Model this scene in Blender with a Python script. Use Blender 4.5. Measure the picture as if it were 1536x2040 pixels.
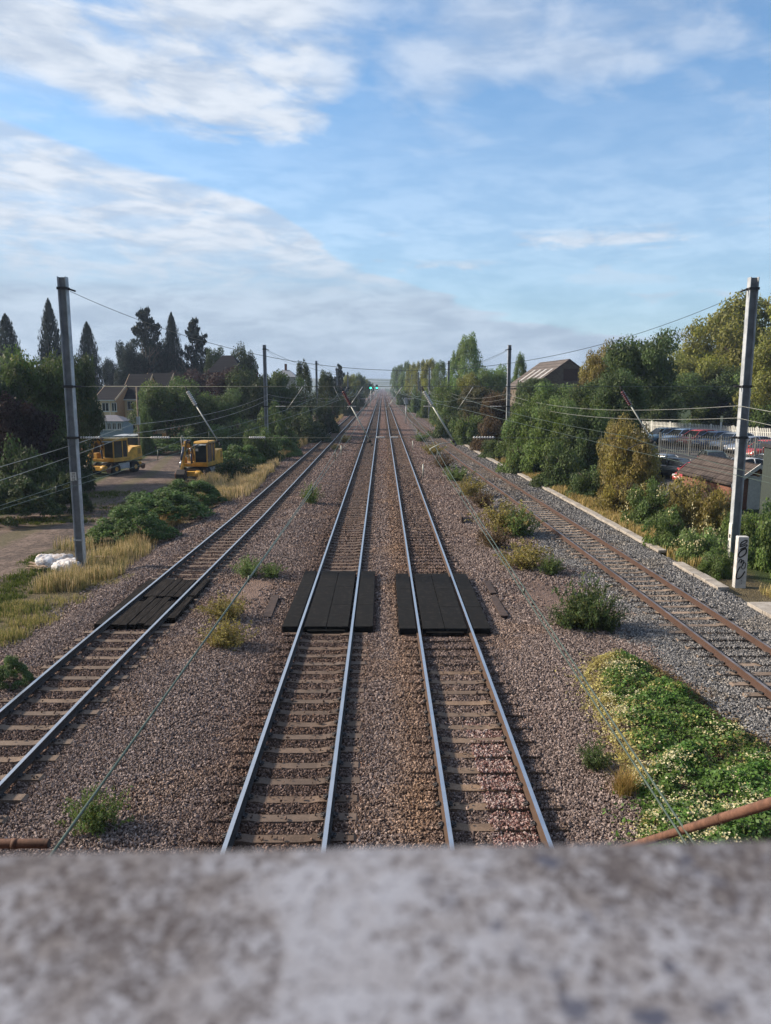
import bpy, math, random
import numpy as np
from mathutils import Vector, Matrix
R = math.radians
for o in list(bpy.data.objects): bpy.data.objects.remove(o)
SC = bpy.context.scene
COL = SC.collection

# ------------------------------------------------------------------ camera
CZ = 6.87                      # eye height above the rail heads (rail head = z 0)
PITCH, YAW, F = R(9.28), R(0.225), 1530.0
cd = bpy.data.cameras.new('camera'); cam = bpy.data.objects.new('camera', cd); COL.objects.link(cam)
cam.location = (0, 0, CZ); cam.rotation_euler = (R(90) - PITCH, 0, -YAW)
cd.sensor_fit = 'VERTICAL'; cd.sensor_height = 36; cd.lens = 36 * F / 2040
cd.clip_start = 0.05; cd.clip_end = 20000
cd.dof.use_dof = True; cd.dof.focus_distance = 60; cd.dof.aperture_fstop = 4.6
SC.camera = cam
SC.render.resolution_x, SC.render.resolution_y = 771, 1024

# ------------------------------------------------------------------ light
SUN_AZ, SUN_EL = R(-76), R(30)      # azimuth from +Y, clockwise positive: the sun stands to the left
SC.view_settings.view_transform = 'Standard'; SC.view_settings.look = 'None'
SC.view_settings.gamma = 1; SC.view_settings.use_curve_mapping = False
SC.view_settings.exposure = 1.0
sd = bpy.data.lights.new('sun', 'SUN'); so = bpy.data.objects.new('sun', sd); COL.objects.link(so)
sd.energy = 3.4; sd.angle = R(5.0); sd.color = (1.0, 0.84, 0.66)
tos = Vector((math.sin(SUN_AZ) * math.cos(SUN_EL), math.cos(SUN_AZ) * math.cos(SUN_EL), math.sin(SUN_EL)))
so.rotation_euler = tos.to_track_quat('Z', 'Y').to_euler(); so.location = (-60, 0, 60)

W = bpy.data.worlds.new('World'); SC.world = W; W.use_nodes = True
wt = W.node_tree; wt.nodes.clear()
class NT:
    """small helper for building node trees"""
    def __init__(s, t): s.t = t
    def n(s, typ, **k):
        x = s.t.nodes.new(typ)
        for a, b in k.items(): setattr(x, a, b)
        return x
    def put(s, sock, v):
        if isinstance(v, bpy.types.NodeSocket): s.t.links.new(v, sock)
        elif v is not None:
            if sock.type == 'RGBA' and not hasattr(v, '__len__'): v = (v, v, v, 1)
            elif sock.type == 'RGBA' and len(v) == 3: v = (*v, 1)
            elif sock.type == 'VECTOR' and not hasattr(v, '__len__'): v = (v, v, v)
            sock.default_value = v
    def m(s, op, a, b=None, c=None, clamp=False):
        x = s.n('ShaderNodeMath', operation=op, use_clamp=clamp)
        s.put(x.inputs[0], a); s.put(x.inputs[1], b); s.put(x.inputs[2], c)
        return x.outputs[0]
    def mix(s, f, a, b, mode='MIX'):
        x = s.n('ShaderNodeMix', data_type='RGBA', blend_type=mode)
        s.put(x.inputs[0], f); s.put(x.inputs[6], a); s.put(x.inputs[7], b)
        return x.outputs[2]
    def mapr(s, v, a, b, c=0, d=1, smooth=True):
        x = s.n('ShaderNodeMapRange', interpolation_type='SMOOTHSTEP' if smooth else 'LINEAR')
        for i, q in enumerate((v, a, b, c, d)): s.put(x.inputs[i], q)
        return x.outputs[0]
    def noise(s, vec, scale, detail=4, rough=.55, dist=0, out=0):
        x = s.n('ShaderNodeTexNoise'); s.put(x.inputs['Vector'], vec)
        x.inputs['Scale'].default_value = scale; x.inputs['Detail'].default_value = detail
        x.inputs['Roughness'].default_value = rough; x.inputs['Distortion'].default_value = dist
        return x.outputs[out]
    def ramp(s, f, stops):
        x = s.n('ShaderNodeValToRGB'); s.put(x.inputs[0], f)
        e = x.color_ramp.elements
        while len(e) < len(stops): e.new(.5)
        for i, (p, c) in enumerate(stops):
            e[i].position = p; e[i].color = (*c, 1) if len(c) == 3 else c
        return x.outputs[0]
    def curve(s, f, pts):
        x = s.n('ShaderNodeFloatCurve'); s.put(x.inputs['Value'], f)
        c = x.mapping.curves[0]
        while len(c.points) < len(pts): c.points.new(.5, .5)
        for i, p in enumerate(pts): c.points[i].location = p
        x.mapping.update(); return x.outputs[0]
    def comb(s, x, y, z):
        c = s.n('ShaderNodeCombineXYZ')
        for i, q in enumerate((x, y, z)): s.put(c.inputs[i], q)
        return c.outputs[0]

def build_sky():
    t = NT(wt)
    tc = t.n('ShaderNodeTexCoord'); sep = t.n('ShaderNodeSeparateXYZ'); wt.links.new(tc.outputs['Generated'], sep.inputs[0])
    X, Y, Z = sep.outputs
    hor = t.m('SQRT', t.m('ADD', t.m('MULTIPLY', X, X), t.m('MULTIPLY', Y, Y)))
    az = t.m('ARCTAN2', X, Y)                      # 0 along the line, negative to the left
    el = t.m('DIVIDE', Z, t.m('MAXIMUM', hor, .001))
    zz = t.m('ADD', t.m('MAXIMUM', Z, 0), .055)
    px, py = t.m('DIVIDE', X, zz), t.m('DIVIDE', Y, zz)
    pl = t.comb(px, py, 0)                         # cloud-layer plane
    # drift the streaks with the wind
    rot = t.n('ShaderNodeVectorRotate', rotation_type='Z_AXIS'); wt.links.new(pl, rot.inputs['Vector']); rot.inputs['Angle'].default_value = R(-52)
    st = t.n('ShaderNodeMapping'); wt.links.new(rot.outputs[0], st.inputs[0]); st.inputs['Scale'].default_value = (1.0, 1.3, 1)
    n1 = t.noise(st.outputs[0], 1.15, 7, .5, .3)
    n2 = t.noise(st.outputs[0], 3.9, 5, .52, .35)
    n3 = t.noise(pl, 1.1, 6, .55, .5)
    flat = t.n('ShaderNodeMapping'); wt.links.new(t.comb(az, el, 0), flat.inputs[0]); flat.inputs['Scale'].default_value = (1.0, 5.0, 1)
    n4 = t.noise(flat.outputs[0], 5.0, 5, .55, .2)
    fl = t.n('ShaderNodeMapping'); wt.links.new(t.comb(az, el, 0), fl.inputs[0]); fl.inputs['Scale'].default_value = (1.0, 3.2, 1)
    n5 = t.noise(fl.outputs[0], 11.0, 6, .58, .35)
    # lower-left bank: a raised edge that falls to the right
    sx = t.m('DIVIDE', t.m('ADD', az, .6), 1.2, clamp=True)    # az -0.6..0.6 -> 0..1
    E = lambda a, e: ((a + .6) / 1.2, e * 2)
    edge = t.m('DIVIDE', t.curve(sx, [E(-.6, .33), E(-.435, .296), E(-.332, .270), E(-.277, .263), E(-.22, .253), E(-.173, .240), E(-.118, .214), E(-.082, .185), E(-.045, .163), E(.0, .152), E(.1, .112), E(.22, .085), E(.6, .055)]), 2)
    na = t.m('MULTIPLY', t.m('SUBTRACT', t.m('ADD', t.m('MULTIPLY', n1, .65), t.m('MULTIPLY', n4, .35)), .5), .075)
    da = t.mapr(t.m('ADD', t.m('SUBTRACT', edge, el), na), -.004, .016)
    brk = t.mapr(t.m('ADD', n2, t.m('MULTIPLY', n1, .5)), .60, .92)
    lowness = t.mapr(el, .10, .2, 1, 0)
    da = t.m('MULTIPLY', da, t.m('MAXIMUM', t.m('ADD', .76, t.m('MULTIPLY', t.mapr(n5, .36, .6), .22)), lowness))
    # upper-left bank
    lo = t.m('DIVIDE', t.curve(sx, [E(-.6, .36), E(-.433, .325), E(-.357, .308), E(-.305, .288), E(-.262, .280), E(-.194, .268), E(-.10, .275), E(-.04, .33), E(.03, .42), E(.12, .5), E(.6, .5)]), 2)
    nb = t.m('MULTIPLY', t.m('SUBTRACT', t.m('ADD', t.m('MULTIPLY', n1, .5), t.m('MULTIPLY', n2, .5)), .5), .16)
    db = t.mapr(t.m('ADD', t.m('SUBTRACT', el, lo), nb), -.015, .055)
    db = t.m('MULTIPLY', db, t.mapr(az, -.12, .06, 1, .25))
    db = t.m('MULTIPLY', db, t.mapr(t.m('ADD', n2, n3), .76, 1.06, .35, .97))
    # thin high wisps and low streaks on the right
    wi = t.m('MULTIPLY', t.mapr(t.m('ADD', t.m('MULTIPLY', n1, .7), t.m('MULTIPLY', n2, .3)), .38, .62), t.mapr(el, .26, .40, .30, .62))
    stk = t.m('MULTIPLY', t.mapr(n4, .50, .62), t.m('MULTIPLY', t.mapr(el, .09, .13), t.mapr(el, .17, .235, 1, 0)))
    stk = t.m('MULTIPLY', stk, .7)
    # two long grey streaks low on the right and the rolling texture of the lower bank
    def streak(e0, wd, a0, a1, b0, b1):
        d = t.m('ABSOLUTE', t.m('SUBTRACT', t.m('ADD', el, t.m('MULTIPLY', t.m('SUBTRACT', n5, .5), .05)), e0))
        return t.m('MULTIPLY', t.mapr(d, 0, wd, 1, 0), t.m('MULTIPLY', t.mapr(az, a0, a1), t.mapr(az, b0, b1, 1, 0)))
    stk2 = t.m('MAXIMUM', streak(.178, .030, .0, .2, .34, .44), t.m('MAXIMUM', streak(.108, .017, .16, .28, .40, .52), streak(.15, .02, -.02, .03, .1, .25)))
    stk2 = t.m('MAXIMUM', stk2, t.m('MULTIPLY', streak(.185, .02, .38, .44, .5, .6), .7))
    stk = t.m('MAXIMUM', stk, t.m('MULTIPLY', stk2, t.mapr(n5, .32, .58, .25, .9)))
    dens = t.m('MAXIMUM', t.m('MAXIMUM', da, db), t.m('MAXIMUM', wi, stk))
    veil = t.mapr(el, .02, .36, .75, .10, False)
    dens = t.m('MAXIMUM', dens, veil)
    sky = t.n('ShaderNodeTexSky', sky_type='NISHITA'); sky.sun_disc = False
    sky.sun_elevation = SUN_EL; sky.sun_rotation = SUN_AZ; sky.altitude = 50; sky.air_density = 1.0; sky.dust_density = .6; sky.ozone_density = 2.0
    # cloud colour: bright where it stands high on the left, blue-grey low down
    shade = t.mapr(t.m('ADD', t.m('MULTIPLY', n5, .55), t.m('MULTIPLY', n2, .45)), .38, .62)
    hi = t.mix(shade, (2.7, 3.15, 3.85), (4.1, 4.4, 4.85))
    lowc = t.mix(t.mapr(t.m('ADD', t.m('MULTIPLY', n5, .6), t.m('MULTIPLY', n4, .4)), .38, .62), (2.15, 2.7, 3.4), (3.0, 3.6, 4.3))
    cc = t.mix(t.mapr(el, .10, .21), lowc, hi)
    back_dim = t.mapr(t.m('DIVIDE', Y, hor), -.9, .1, .38, 1)          # unseen sky behind the bridge dimmed so faces towards the camera stay dark
    c = t.mix(dens, t.mix(1, sky.outputs[0], (.62, .86, .98), 'MULTIPLY'), cc)
    c = t.mix(1, c, t.comb(back_dim, back_dim, back_dim), 'MULTIPLY')
    bg = t.n('ShaderNodeBackground'); wt.links.new(c, bg.inputs[0]); bg.inputs[1].default_value = .1
    out = t.n('ShaderNodeOutputWorld'); wt.links.new(bg.outputs[0], out.inputs[0])
build_sky()

# ------------------------------------------------------------------ helpers
SP, CP, SY, CY = math.sin(PITCH), math.cos(PITCH), math.sin(YAW), math.cos(YAW)
def ray(u, v):
    p, q = (u - 768) / F, (v - 1020) / F
    x, y, z = p, CP - q * SP, -SP - q * CP
    return (x * CY + y * SY, -x * SY + y * CY, z)
def W3(u, v, Y):                     # the place at distance Y along the line seen at (u, v)
    x, y, z = ray(u, v); k = Y / y
    return Vector((x * k, Y, CZ + z * k))
def GP(u, v, z=-.3):                 # the place on the ground
    x, y, zz = ray(u, v); k = (z - CZ) / zz
    return Vector((x * k, y * k, z))
def SXY(u, Y, v=900):
    return W3(u, v, Y).x

def tag(o, label=None, cat=None, group=None, kind=None):
    if label: o['label'] = label
    if cat: o['category'] = cat
    if group: o['group'] = group
    if kind: o['kind'] = kind
    return o
def empty(name, loc=(0, 0, 0), rz=0, parent=None):
    o = bpy.data.objects.new(name, None); COL.objects.link(o); o.location = loc; o.rotation_euler = (0, 0, rz)
    o.empty_display_size = .2; o.parent = parent
    return o

class MB:
    """collects shapes with material slots and makes one mesh object"""
    def __init__(s): s.v = []; s.f = []; s.mi = []; s.sm = []
    def add(s, vs, fs, mi=0, smooth=False):
        b = len(s.v); s.v += [tuple(v) for v in vs]
        for f in fs: s.f.append([b + i for i in f]); s.mi.append(mi); s.sm.append(smooth)
        return s
    def box(s, x0, x1, y0, y1, z0, z1, mi=0, m=None, taper=0):
        t = taper
        vs = [(x0, y0, z0), (x1, y0, z0), (x1, y1, z0), (x0, y1, z0), (x0 + t, y0 + t, z1), (x1 - t, y0 + t, z1), (x1 - t, y1 - t, z1), (x0 + t, y1 - t, z1)]
        if m is not None: vs = [m @ Vector(v) for v in vs]
        return s.add(vs, [(0, 3, 2, 1), (4, 5, 6, 7), (0, 1, 5, 4), (1, 2, 6, 5), (2, 3, 7, 6), (3, 0, 4, 7)], mi)
    def tube(s, pts, r, n=8, mi=0, caps=True, smooth=True):
        pts = [Vector(p) for p in pts]; rs = r if hasattr(r, '__len__') else [r] * len(pts)
        vs = []; N = len(pts); ref = None
        for i, p in enumerate(pts):
            d = (pts[min(i + 1, N - 1)] - pts[max(i - 1, 0)])
            if d.length < 1e-9: d = Vector((0, 0, 1))
            d.normalize()
            if ref is None: ref = Vector((0, 0, 1)) if abs(d.z) < .9 else Vector((1, 0, 0))
            a = d.cross(ref).normalized(); b = a.cross(d).normalized(); ref = b
            for k in range(n):
                t = 2 * math.pi * k / n + math.pi / n
                vs.append(p + (a * math.cos(t) + b * math.sin(t)) * rs[i])
        fs = [(i * n + k, i * n + (k + 1) % n, (i + 1) * n + (k + 1) % n, (i + 1) * n + k) for i in range(N - 1) for k in range(n)]
        s.add(vs, fs, mi, smooth)
        if caps:
            b = len(s.v) - len(vs)
            s.f.append([b + k for k in range(n)][::-1]); s.mi.append(mi); s.sm.append(False)
            s.f.append([b + (N - 1) * n + k for k in range(n)]); s.mi.append(mi); s.sm.append(False)
        return s
    def prism(s, poly, y0, y1, mi=0, m=None, axis='y'):
        n = len(poly)
        if axis == 'y': vs = [(a, y0, b) for a, b in poly] + [(a, y1, b) for a, b in poly]
        elif axis == 'x': vs = [(y0, a, b) for a, b in poly] + [(y1, a, b) for a, b in poly]
        else: vs = [(a, b, y0) for a, b in poly] + [(a, b, y1) for a, b in poly]
        if m is not None: vs = [m @ Vector(v) for v in vs]
        return s.add(vs, [tuple(range(n)), tuple(range(2 * n - 1, n - 1, -1))] + [(i, i + n, (i + 1) % n + n, (i + 1) % n) for i in range(n)], mi)
    def build(s, name, mats, parent=None, loc=None, bevel=0, rz=0):
        me = bpy.data.meshes.new(name); me.from_pydata(s.v, [], s.f)
        mats = mats if isinstance(mats, (list, tuple)) else [mats]
        for m in mats: me.materials.append(m)
        me.polygons.foreach_set('material_index', s.mi); me.polygons.foreach_set('use_smooth', s.sm)
        me.update()
        o = bpy.data.objects.new(name, me); COL.objects.link(o); o.parent = parent
        if loc is not None: o.location = loc
        o.rotation_euler[2] = rz
        if bevel:
            b = o.modifiers.new('bevel', 'BEVEL'); b.width = bevel; b.segments = 2; b.limit_method = 'ANGLE'
        return o

def fix_normals(o):
    import bmesh
    bm = bmesh.new(); bm.from_mesh(o.data); bmesh.ops.recalc_face_normals(bm, faces=bm.faces); bm.to_mesh(o.data); bm.free()

def npmesh(name, verts, faces4, mats, attrs=None, smooth=False, dom='FACE', parent=None):
    me = bpy.data.meshes.new(name); nv = len(verts); nf = len(faces4); k = faces4.shape[1]
    me.vertices.add(nv); me.vertices.foreach_set('co', np.asarray(verts, np.float32).ravel())
    me.loops.add(nf * k); me.loops.foreach_set('vertex_index', faces4.astype(np.int32).ravel())
    me.polygons.add(nf); me.polygons.foreach_set('loop_start', np.arange(0, nf * k, k, dtype=np.int32))
    me.polygons.foreach_set('loop_total', np.full(nf, k, np.int32))
    me.polygons.foreach_set('use_smooth', np.full(nf, smooth))
    for m in (mats if isinstance(mats, (list, tuple)) else [mats]): me.materials.append(m)
    for an, (d, arr) in (attrs or {}).items():
        a = me.attributes.new(an, 'FLOAT', d); a.data.foreach_set('value', np.asarray(arr, np.float32))
    me.update(calc_edges=True)
    return me

# ------------------------------------------------------------------ materials
MATS = {}
def mat(name, fn=None, col=(.5, .5, .5), rough=.6, metal=0, var=.15, scale=6, bump=0, bscale=40, **k):
    if name in MATS: return MATS[name]
    m = bpy.data.materials.new(name); m.use_nodes = True; m.node_tree.nodes.clear()
    t = NT(m.node_tree); out = t.n('ShaderNodeOutputMaterial')
    if fn: sh = fn(t)
    else:
        tc = t.n('ShaderNodeTexCoord'); b = t.n('ShaderNodeBsdfPrincipled')
        n = t.noise(tc.outputs['Object'], scale, 5, .6)
        lo = tuple(c * (1 - var) for c in col); hi = tuple(min(1, c * (1 + var)) for c in col)
        t.put(b.inputs['Base Color'], t.mix(t.mapr(n, .3, .7), lo, hi))
        b.inputs['Roughness'].default_value = rough; b.inputs['Metallic'].default_value = metal
        for a, q in k.items(): b.inputs[a.replace('_', ' ')].default_value = q
        if bump:
            bp = t.n('ShaderNodeBump'); bp.inputs['Strength'].default_value = bump; bp.inputs['Distance'].default_value = .02
            m.node_tree.links.new(t.noise(tc.outputs['Object'], bscale, 4, .6), bp.inputs['Height'])
            m.node_tree.links.new(bp.outputs[0], b.inputs['Normal'])
        sh = b.outputs[0]
    m.node_tree.links.new(sh, out.inputs[0]); MATS[name] = m
    return m

def bsdf(t, col, rough=.8, metal=0, height=None, strength=.5, dist=.02, spec=None):
    b = t.n('ShaderNodeBsdfPrincipled'); t.put(b.inputs['Base Color'], col); t.put(b.inputs['Roughness'], rough); b.inputs['Metallic'].default_value = metal
    if spec is not None: b.inputs['Specular IOR Level'].default_value = spec
    if height is not None:
        bp = t.n('ShaderNodeBump'); bp.inputs['Strength'].default_value = strength; bp.inputs['Distance'].default_value = dist
        t.put(bp.inputs['Height'], height); t.t.links.new(bp.outputs[0], b.inputs['Normal'])
    return b.outputs[0]

def attr(t, name, typ='GEOMETRY'):
    a = t.n('ShaderNodeAttribute', attribute_name=name, attribute_type=typ); return a.outputs['Fac']

def m_leaf(t):
    oi = t.n('ShaderNodeObjectInfo'); v = attr(t, 'v'); w = attr(t, 'w')
    hsv = t.n('ShaderNodeHueSaturation'); t.put(hsv.inputs['Color'], oi.outputs['Color'])
    t.put(hsv.inputs['Hue'], t.mapr(v, 0, 1, .475, .515, False)); t.put(hsv.inputs['Saturation'], t.mapr(w, 0, 1, .75, 1.15, False))
    t.put(hsv.inputs['Value'], t.mapr(v, 0, 1, .7, 1.8, False))
    # a few yellowed leaves gathered in patches
    c = t.mix(t.m('MULTIPLY', t.mapr(w, .80, .95), oi.outputs['Alpha']), hsv.outputs[0], (.22, .19, .045))
    d = t.n('ShaderNodeBsdfPrincipled'); t.put(d.inputs['Base Color'], c); d.inputs['Roughness'].default_value = .6; d.inputs['Specular IOR Level'].default_value = .25
    tr = t.n('ShaderNodeBsdfTranslucent'); t.put(tr.inputs[0], c)
    mx = t.n('ShaderNodeMixShader'); mx.inputs[0].default_value = .38
    t.t.links.new(d.outputs[0], mx.inputs[1]); t.t.links.new(tr.outputs[0], mx.inputs[2])
    return mx.outputs[0]
M_LEAF = mat('leaf', m_leaf)
def m_bark(t):
    tc = t.n('ShaderNodeTexCoord'); n = t.noise(tc.outputs['Object'], 8, 6, .65)
    return bsdf(t, t.mix(n, (.035, .027, .02), (.12, .10, .08)), .9, 0, n, .6, .05)
M_BARK = mat('bark', m_bark)
def m_grass(t):
    v = attr(t, 'v'); oi = t.n('ShaderNodeObjectInfo')
    g = t.ramp(v, [(0, (.09, .13, .035)), (.22, (.20, .22, .065)), (.5, (.46, .38, .17)), (1, (.72, .60, .32))])
    g = t.mix(1, g, oi.outputs['Color'], 'MULTIPLY')
    d = t.n('ShaderNodeBsdfDiffuse'); t.put(d.inputs[0], g); tr = t.n('ShaderNodeBsdfTranslucent'); t.put(tr.inputs[0], g)
    mx = t.n('ShaderNodeMixShader'); mx.inputs[0].default_value = .3
    t.t.links.new(d.outputs[0], mx.inputs[1]); t.t.links.new(tr.outputs[0], mx.inputs[2]); return mx.outputs[0]
M_GRASS = mat('grass_blade', m_grass)

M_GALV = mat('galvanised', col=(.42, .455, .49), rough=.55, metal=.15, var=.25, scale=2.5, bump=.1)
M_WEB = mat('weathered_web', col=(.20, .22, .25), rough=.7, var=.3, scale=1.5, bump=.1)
M_STEEL_DK = mat('dark_steel', col=(.05, .05, .055), rough=.6, metal=.4)
M_WIRE = mat('wire', col=(.13, .15, .13), rough=.5, metal=.5)
M_WIREL = mat('wire_pale', col=(.36, .37, .33), rough=.5, metal=.5)
M_TUBE = mat('pale_tube', col=(.44, .47, .44), rough=.5, metal=.4)
M_INS = mat('insulator_white', col=(.62, .63, .64), rough=.3)
M_INSR = mat('insulator_brown', col=(.16, .045, .05), rough=.25)
def m_rust(t):
    tc = t.n('ShaderNodeTexCoord'); g = t.n('ShaderNodeNewGeometry'); n = t.noise(g.outputs['Position'], 6, 6, .7); n2 = t.noise(g.outputs['Position'], 70, 3, .6)
    c = t.ramp(t.m('ADD', t.m('MULTIPLY', n, .7), t.m('MULTIPLY', n2, .3)), [(.3, (.05, .03, .022)), (.5, (.15, .075, .05)), (.62, (.24, .125, .085)), (.75, (.33, .2, .14))])
    return bsdf(t, c, .8, .1, n2, .5, .003)
M_RUST = mat('rust', m_rust)
def m_railside(t):
    g = t.n('ShaderNodeNewGeometry'); n = t.noise(g.outputs['Position'], 5, 5, .6); oi = t.n('ShaderNodeObjectInfo')
    return bsdf(t, t.mix(1, t.mix(n, (.5, .45, .42), (1.2, 1.1, 1.0)), oi.outputs['Color'], 'MULTIPLY'), .85)
M_RSIDE = mat('rail_side', m_railside)
def m_railtop(t):
    g = t.n('ShaderNodeNewGeometry'); n = t.noise(g.outputs['Position'], 3, 4, .6)
    return bsdf(t, t.mix(n, (.50, .52, .55), (.68, .70, .73)), t.mapr(n, .3, .7, .28, .4), .9)
M_RTOP = mat('rail_top', m_railtop)
def m_sleeper(t):
    g = t.n('ShaderNodeNewGeometry'); P = g.outputs['Position']; n = t.noise(P, 1.6, 5, .6); n2 = t.noise(P, 30, 5, .65)
    oi = t.n('ShaderNodeObjectInfo')
    c = t.mix(t.mapr(n, .35, .65), (.17, .135, .112), (.29, .235, .195)); c = t.mix(t.mapr(n2, .35, .7), t.mix(1, c, (.6, .58, .55), 'MULTIPLY'), c)
    c = t.mix(1, c, oi.outputs['Color'], 'MULTIPLY')
    c = t.mix(t.m('MULTIPLY', oi.outputs['Random'], .45), c, (.12, .10, .09))
    return bsdf(t, c, .9, 0, n2, .4, .01)
M_SLEEP = mat('sleeper_concrete', m_sleeper)
def m_conc(t):
    g = t.n('ShaderNodeNewGeometry'); P = g.outputs['Position']; n = t.noise(P, 2.2, 6, .65); n2 = t.noise(P, 40, 5, .6)
    c = t.ramp(n, [(.3, (.24, .21, .18)), (.5, (.40, .37, .33)), (.7, (.52, .49, .45))]); c = t.mix(t.mapr(n2, .35, .55), t.mix(1, c, (.7, .68, .66), 'MULTIPLY'), c)
    return bsdf(t, c, .9, 0, n2, .4, .01)
M_CONC = mat('pale_concrete', m_conc)
def m_wood(t):
    tc = t.n('ShaderNodeTexCoord'); mp = t.n('ShaderNodeMapping'); t.t.links.new(tc.outputs['Object'], mp.inputs[0]); mp.inputs['Scale'].default_value = (14, .8, 10)
    n = t.noise(mp.outputs[0], 2, 6, .7)
    return bsdf(t, t.ramp(n, [(.36, (.003, .0025, .0025)), (.5, (.014, .012, .011)), (.66, (.045, .039, .035))]), .9, 0, n, .8, .012, .1)
M_WOOD = mat('old_timber', m_wood)
def m_rubber(t):
    g = t.n('ShaderNodeNewGeometry'); P = g.outputs['Position']; n = t.noise(P, 1.3, 5, .6); n2 = t.noise(P, 60, 3, .5); n3 = t.noise(P, 5, 6, .7)
    return bsdf(t, t.mix(t.mapr(n3, .48, .72, 0, .8), t.mix(n, (.008, .0083, .0088), (.014, .0138, .0135)), (.036, .031, .028)), .85, 0, n2, .25, .004, .12)
M_RUBBER = mat('black_rubber', m_rubber)
M_TYRE = mat('tyre', col=(.018, .018, .02), rough=.85)
M_YEL = mat('machine_yellow', col=(.60, .34, .055), rough=.5, var=.3, scale=1.6)
M_YELD = mat('machine_yellow_dirty', col=(.50, .27, .045), rough=.7, var=.4, scale=2.5)
M_GLASSD = mat('dark_glass', col=(.02, .025, .03), rough=.08, var=.1)
M_GLASSC = mat('cab_glass', col=(.035, .045, .05), rough=.12, var=.3, scale=1)
M_CHROME = mat('piston_rod', col=(.7, .72, .75), rough=.2, metal=.9)
M_BLUEDK = mat('ram_paint', col=(.07, .09, .14), rough=.4)
M_WHITE = mat('white_paint', col=(.7, .7, .68), rough=.5, var=.1)
M_RED = mat('red_lens', col=(.4, .02, .02), rough=.3)

def m_brick(t, a=(.33, .2, .12), b=(.42, .28, .17), mortar=(.3, .27, .23), sc=1.0):
    tc = t.n('ShaderNodeTexCoord'); sp = t.n('ShaderNodeSeparateXYZ'); t.t.links.new(tc.outputs['Object'], sp.inputs[0])
    v = t.comb(t.m('ADD', sp.outputs[0], sp.outputs[1]), sp.outputs[2], 0)
    br = t.n('ShaderNodeTexBrick'); t.put(br.inputs['Vector'], v); br.inputs['Scale'].default_value = 4.4 * sc
    t.put(br.inputs['Color1'], a); t.put(br.inputs['Color2'], b); t.put(br.inputs['Mortar'], mortar); br.inputs['Mortar Size'].default_value = .015
    n = t.noise(tc.outputs['Object'], .9, 5, .6)
    return bsdf(t, t.mix(1, br.outputs[0], t.mix(n, (.7, .7, .7), (1.2, 1.2, 1.2)), 'MULTIPLY'), .9)
M_BUFF = mat('buff_brick', lambda t: m_brick(t, (.78, .60, .34), (.84, .66, .40), (.7, .62, .5)))
M_ORBRICK = mat('orange_brick', lambda t: m_brick(t, (.50, .24, .09), (.56, .30, .13)))
M_REDBRICK = mat('red_brick', lambda t: m_brick(t, (.20, .075, .05), (.26, .11, .07), (.2, .17, .15)))
M_STONE = mat('rubble_stone', lambda t: m_brick(t, (.12, .095, .075), (.18, .15, .12), (.1, .085, .07), .45))
def m_tiles(t, a, b, sx=2.2, sy=3.2):
    tc = t.n('ShaderNodeTexCoord'); sp = t.n('ShaderNodeSeparateXYZ'); t.t.links.new(tc.outputs['Object'], sp.inputs[0])
    v = t.comb(sp.outputs[1], t.m('ADD', sp.outputs[2], t.m('MULTIPLY', sp.outputs[0], .01)), 0)
    br = t.n('ShaderNodeTexBrick'); t.put(br.inputs['Vector'], v); br.inputs['Scale'].default_value = sx; br.inputs['Row Height'].default_value = .4
    br.inputs['Brick Width'].default_value = .55
    t.put(br.inputs['Color1'], a); t.put(br.inputs['Color2'], b); t.put(br.inputs['Mortar'], tuple(c * .35 for c in a)); br.inputs['Mortar Size'].default_value = .03
    n = t.noise(tc.outputs['Object'], 1.2, 5, .6)
    return bsdf(t, t.mix(1, br.outputs[0], t.mix(n, (.75, .75, .75), (1.25, 1.25, 1.25)), 'MULTIPLY'), .85, spec=.08)
M_SLATE = mat('dark_roof_tile', lambda t: m_tiles(t, (.022, .022, .027), (.03, .03, .035), 3))
M_TILE = mat('garage_roof_tile', lambda t: m_tiles(t, (.075, .062, .058), (.11, .092, .085), 1.5))
M_BARNROOF = mat('barn_sheet_roof', lambda t: m_tiles(t, (.125, .108, .10), (.17, .15, .14), .8))
M_LEAD = mat('grey_roof', col=(.22, .24, .28), rough=.6)
M_BUFFT = mat('bargeboard', col=(.62, .48, .33), rough=.6)

# ------------------------------------------------------------------ lie of the land
rng = np.random.default_rng(7)
def sm(x, a, b):
    t = np.clip((np.asarray(x, float) - a) / (b - a), 0, 1); return t * t * (3 - 2 * t)
def T1c(y): return np.interp(y, [0, 20, 41, 89, 300, 3000], [-7.46, -7.46, -7.19, -7.1, -7.05, -7.0])
_ys = np.arange(-40, 3001, 1.0)
_t4 = np.interp(_ys, [-40, 12, 22, 28, 46, 83, 153, 320, 3000], [10.4, 9.68, 9.62, 9.4, 8.9, 7.72, 6.5, 5.35, 5.3])
_k = np.exp(-(np.arange(-24, 25) / 9.0) ** 2); _k /= _k.sum()
_t4s = np.convolve(np.pad(_t4, 24, 'edge'), _k, 'valid')
def T4c(y): return np.interp(y, _ys, _t4s)
def T2c(y): return np.zeros_like(np.asarray(y, float)) - 1.64
def T3c(y): return np.zeros_like(np.asarray(y, float)) + 1.80
def fbm(x, y, s, seed=0):
    v = 0; a = 1
    for i in range(4):
        k = s * 2 ** i; ph = seed * 1.7 + i * 2.3
        v = v + a * (np.sin(x * k + 1.3 * np.sin(y * k * .8 + ph) + ph) * np.cos(y * k * 1.1 + 1.1 * np.sin(x * k * .7 - ph) + 2 * ph)); a *= .5
    return v / 1.9
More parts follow.
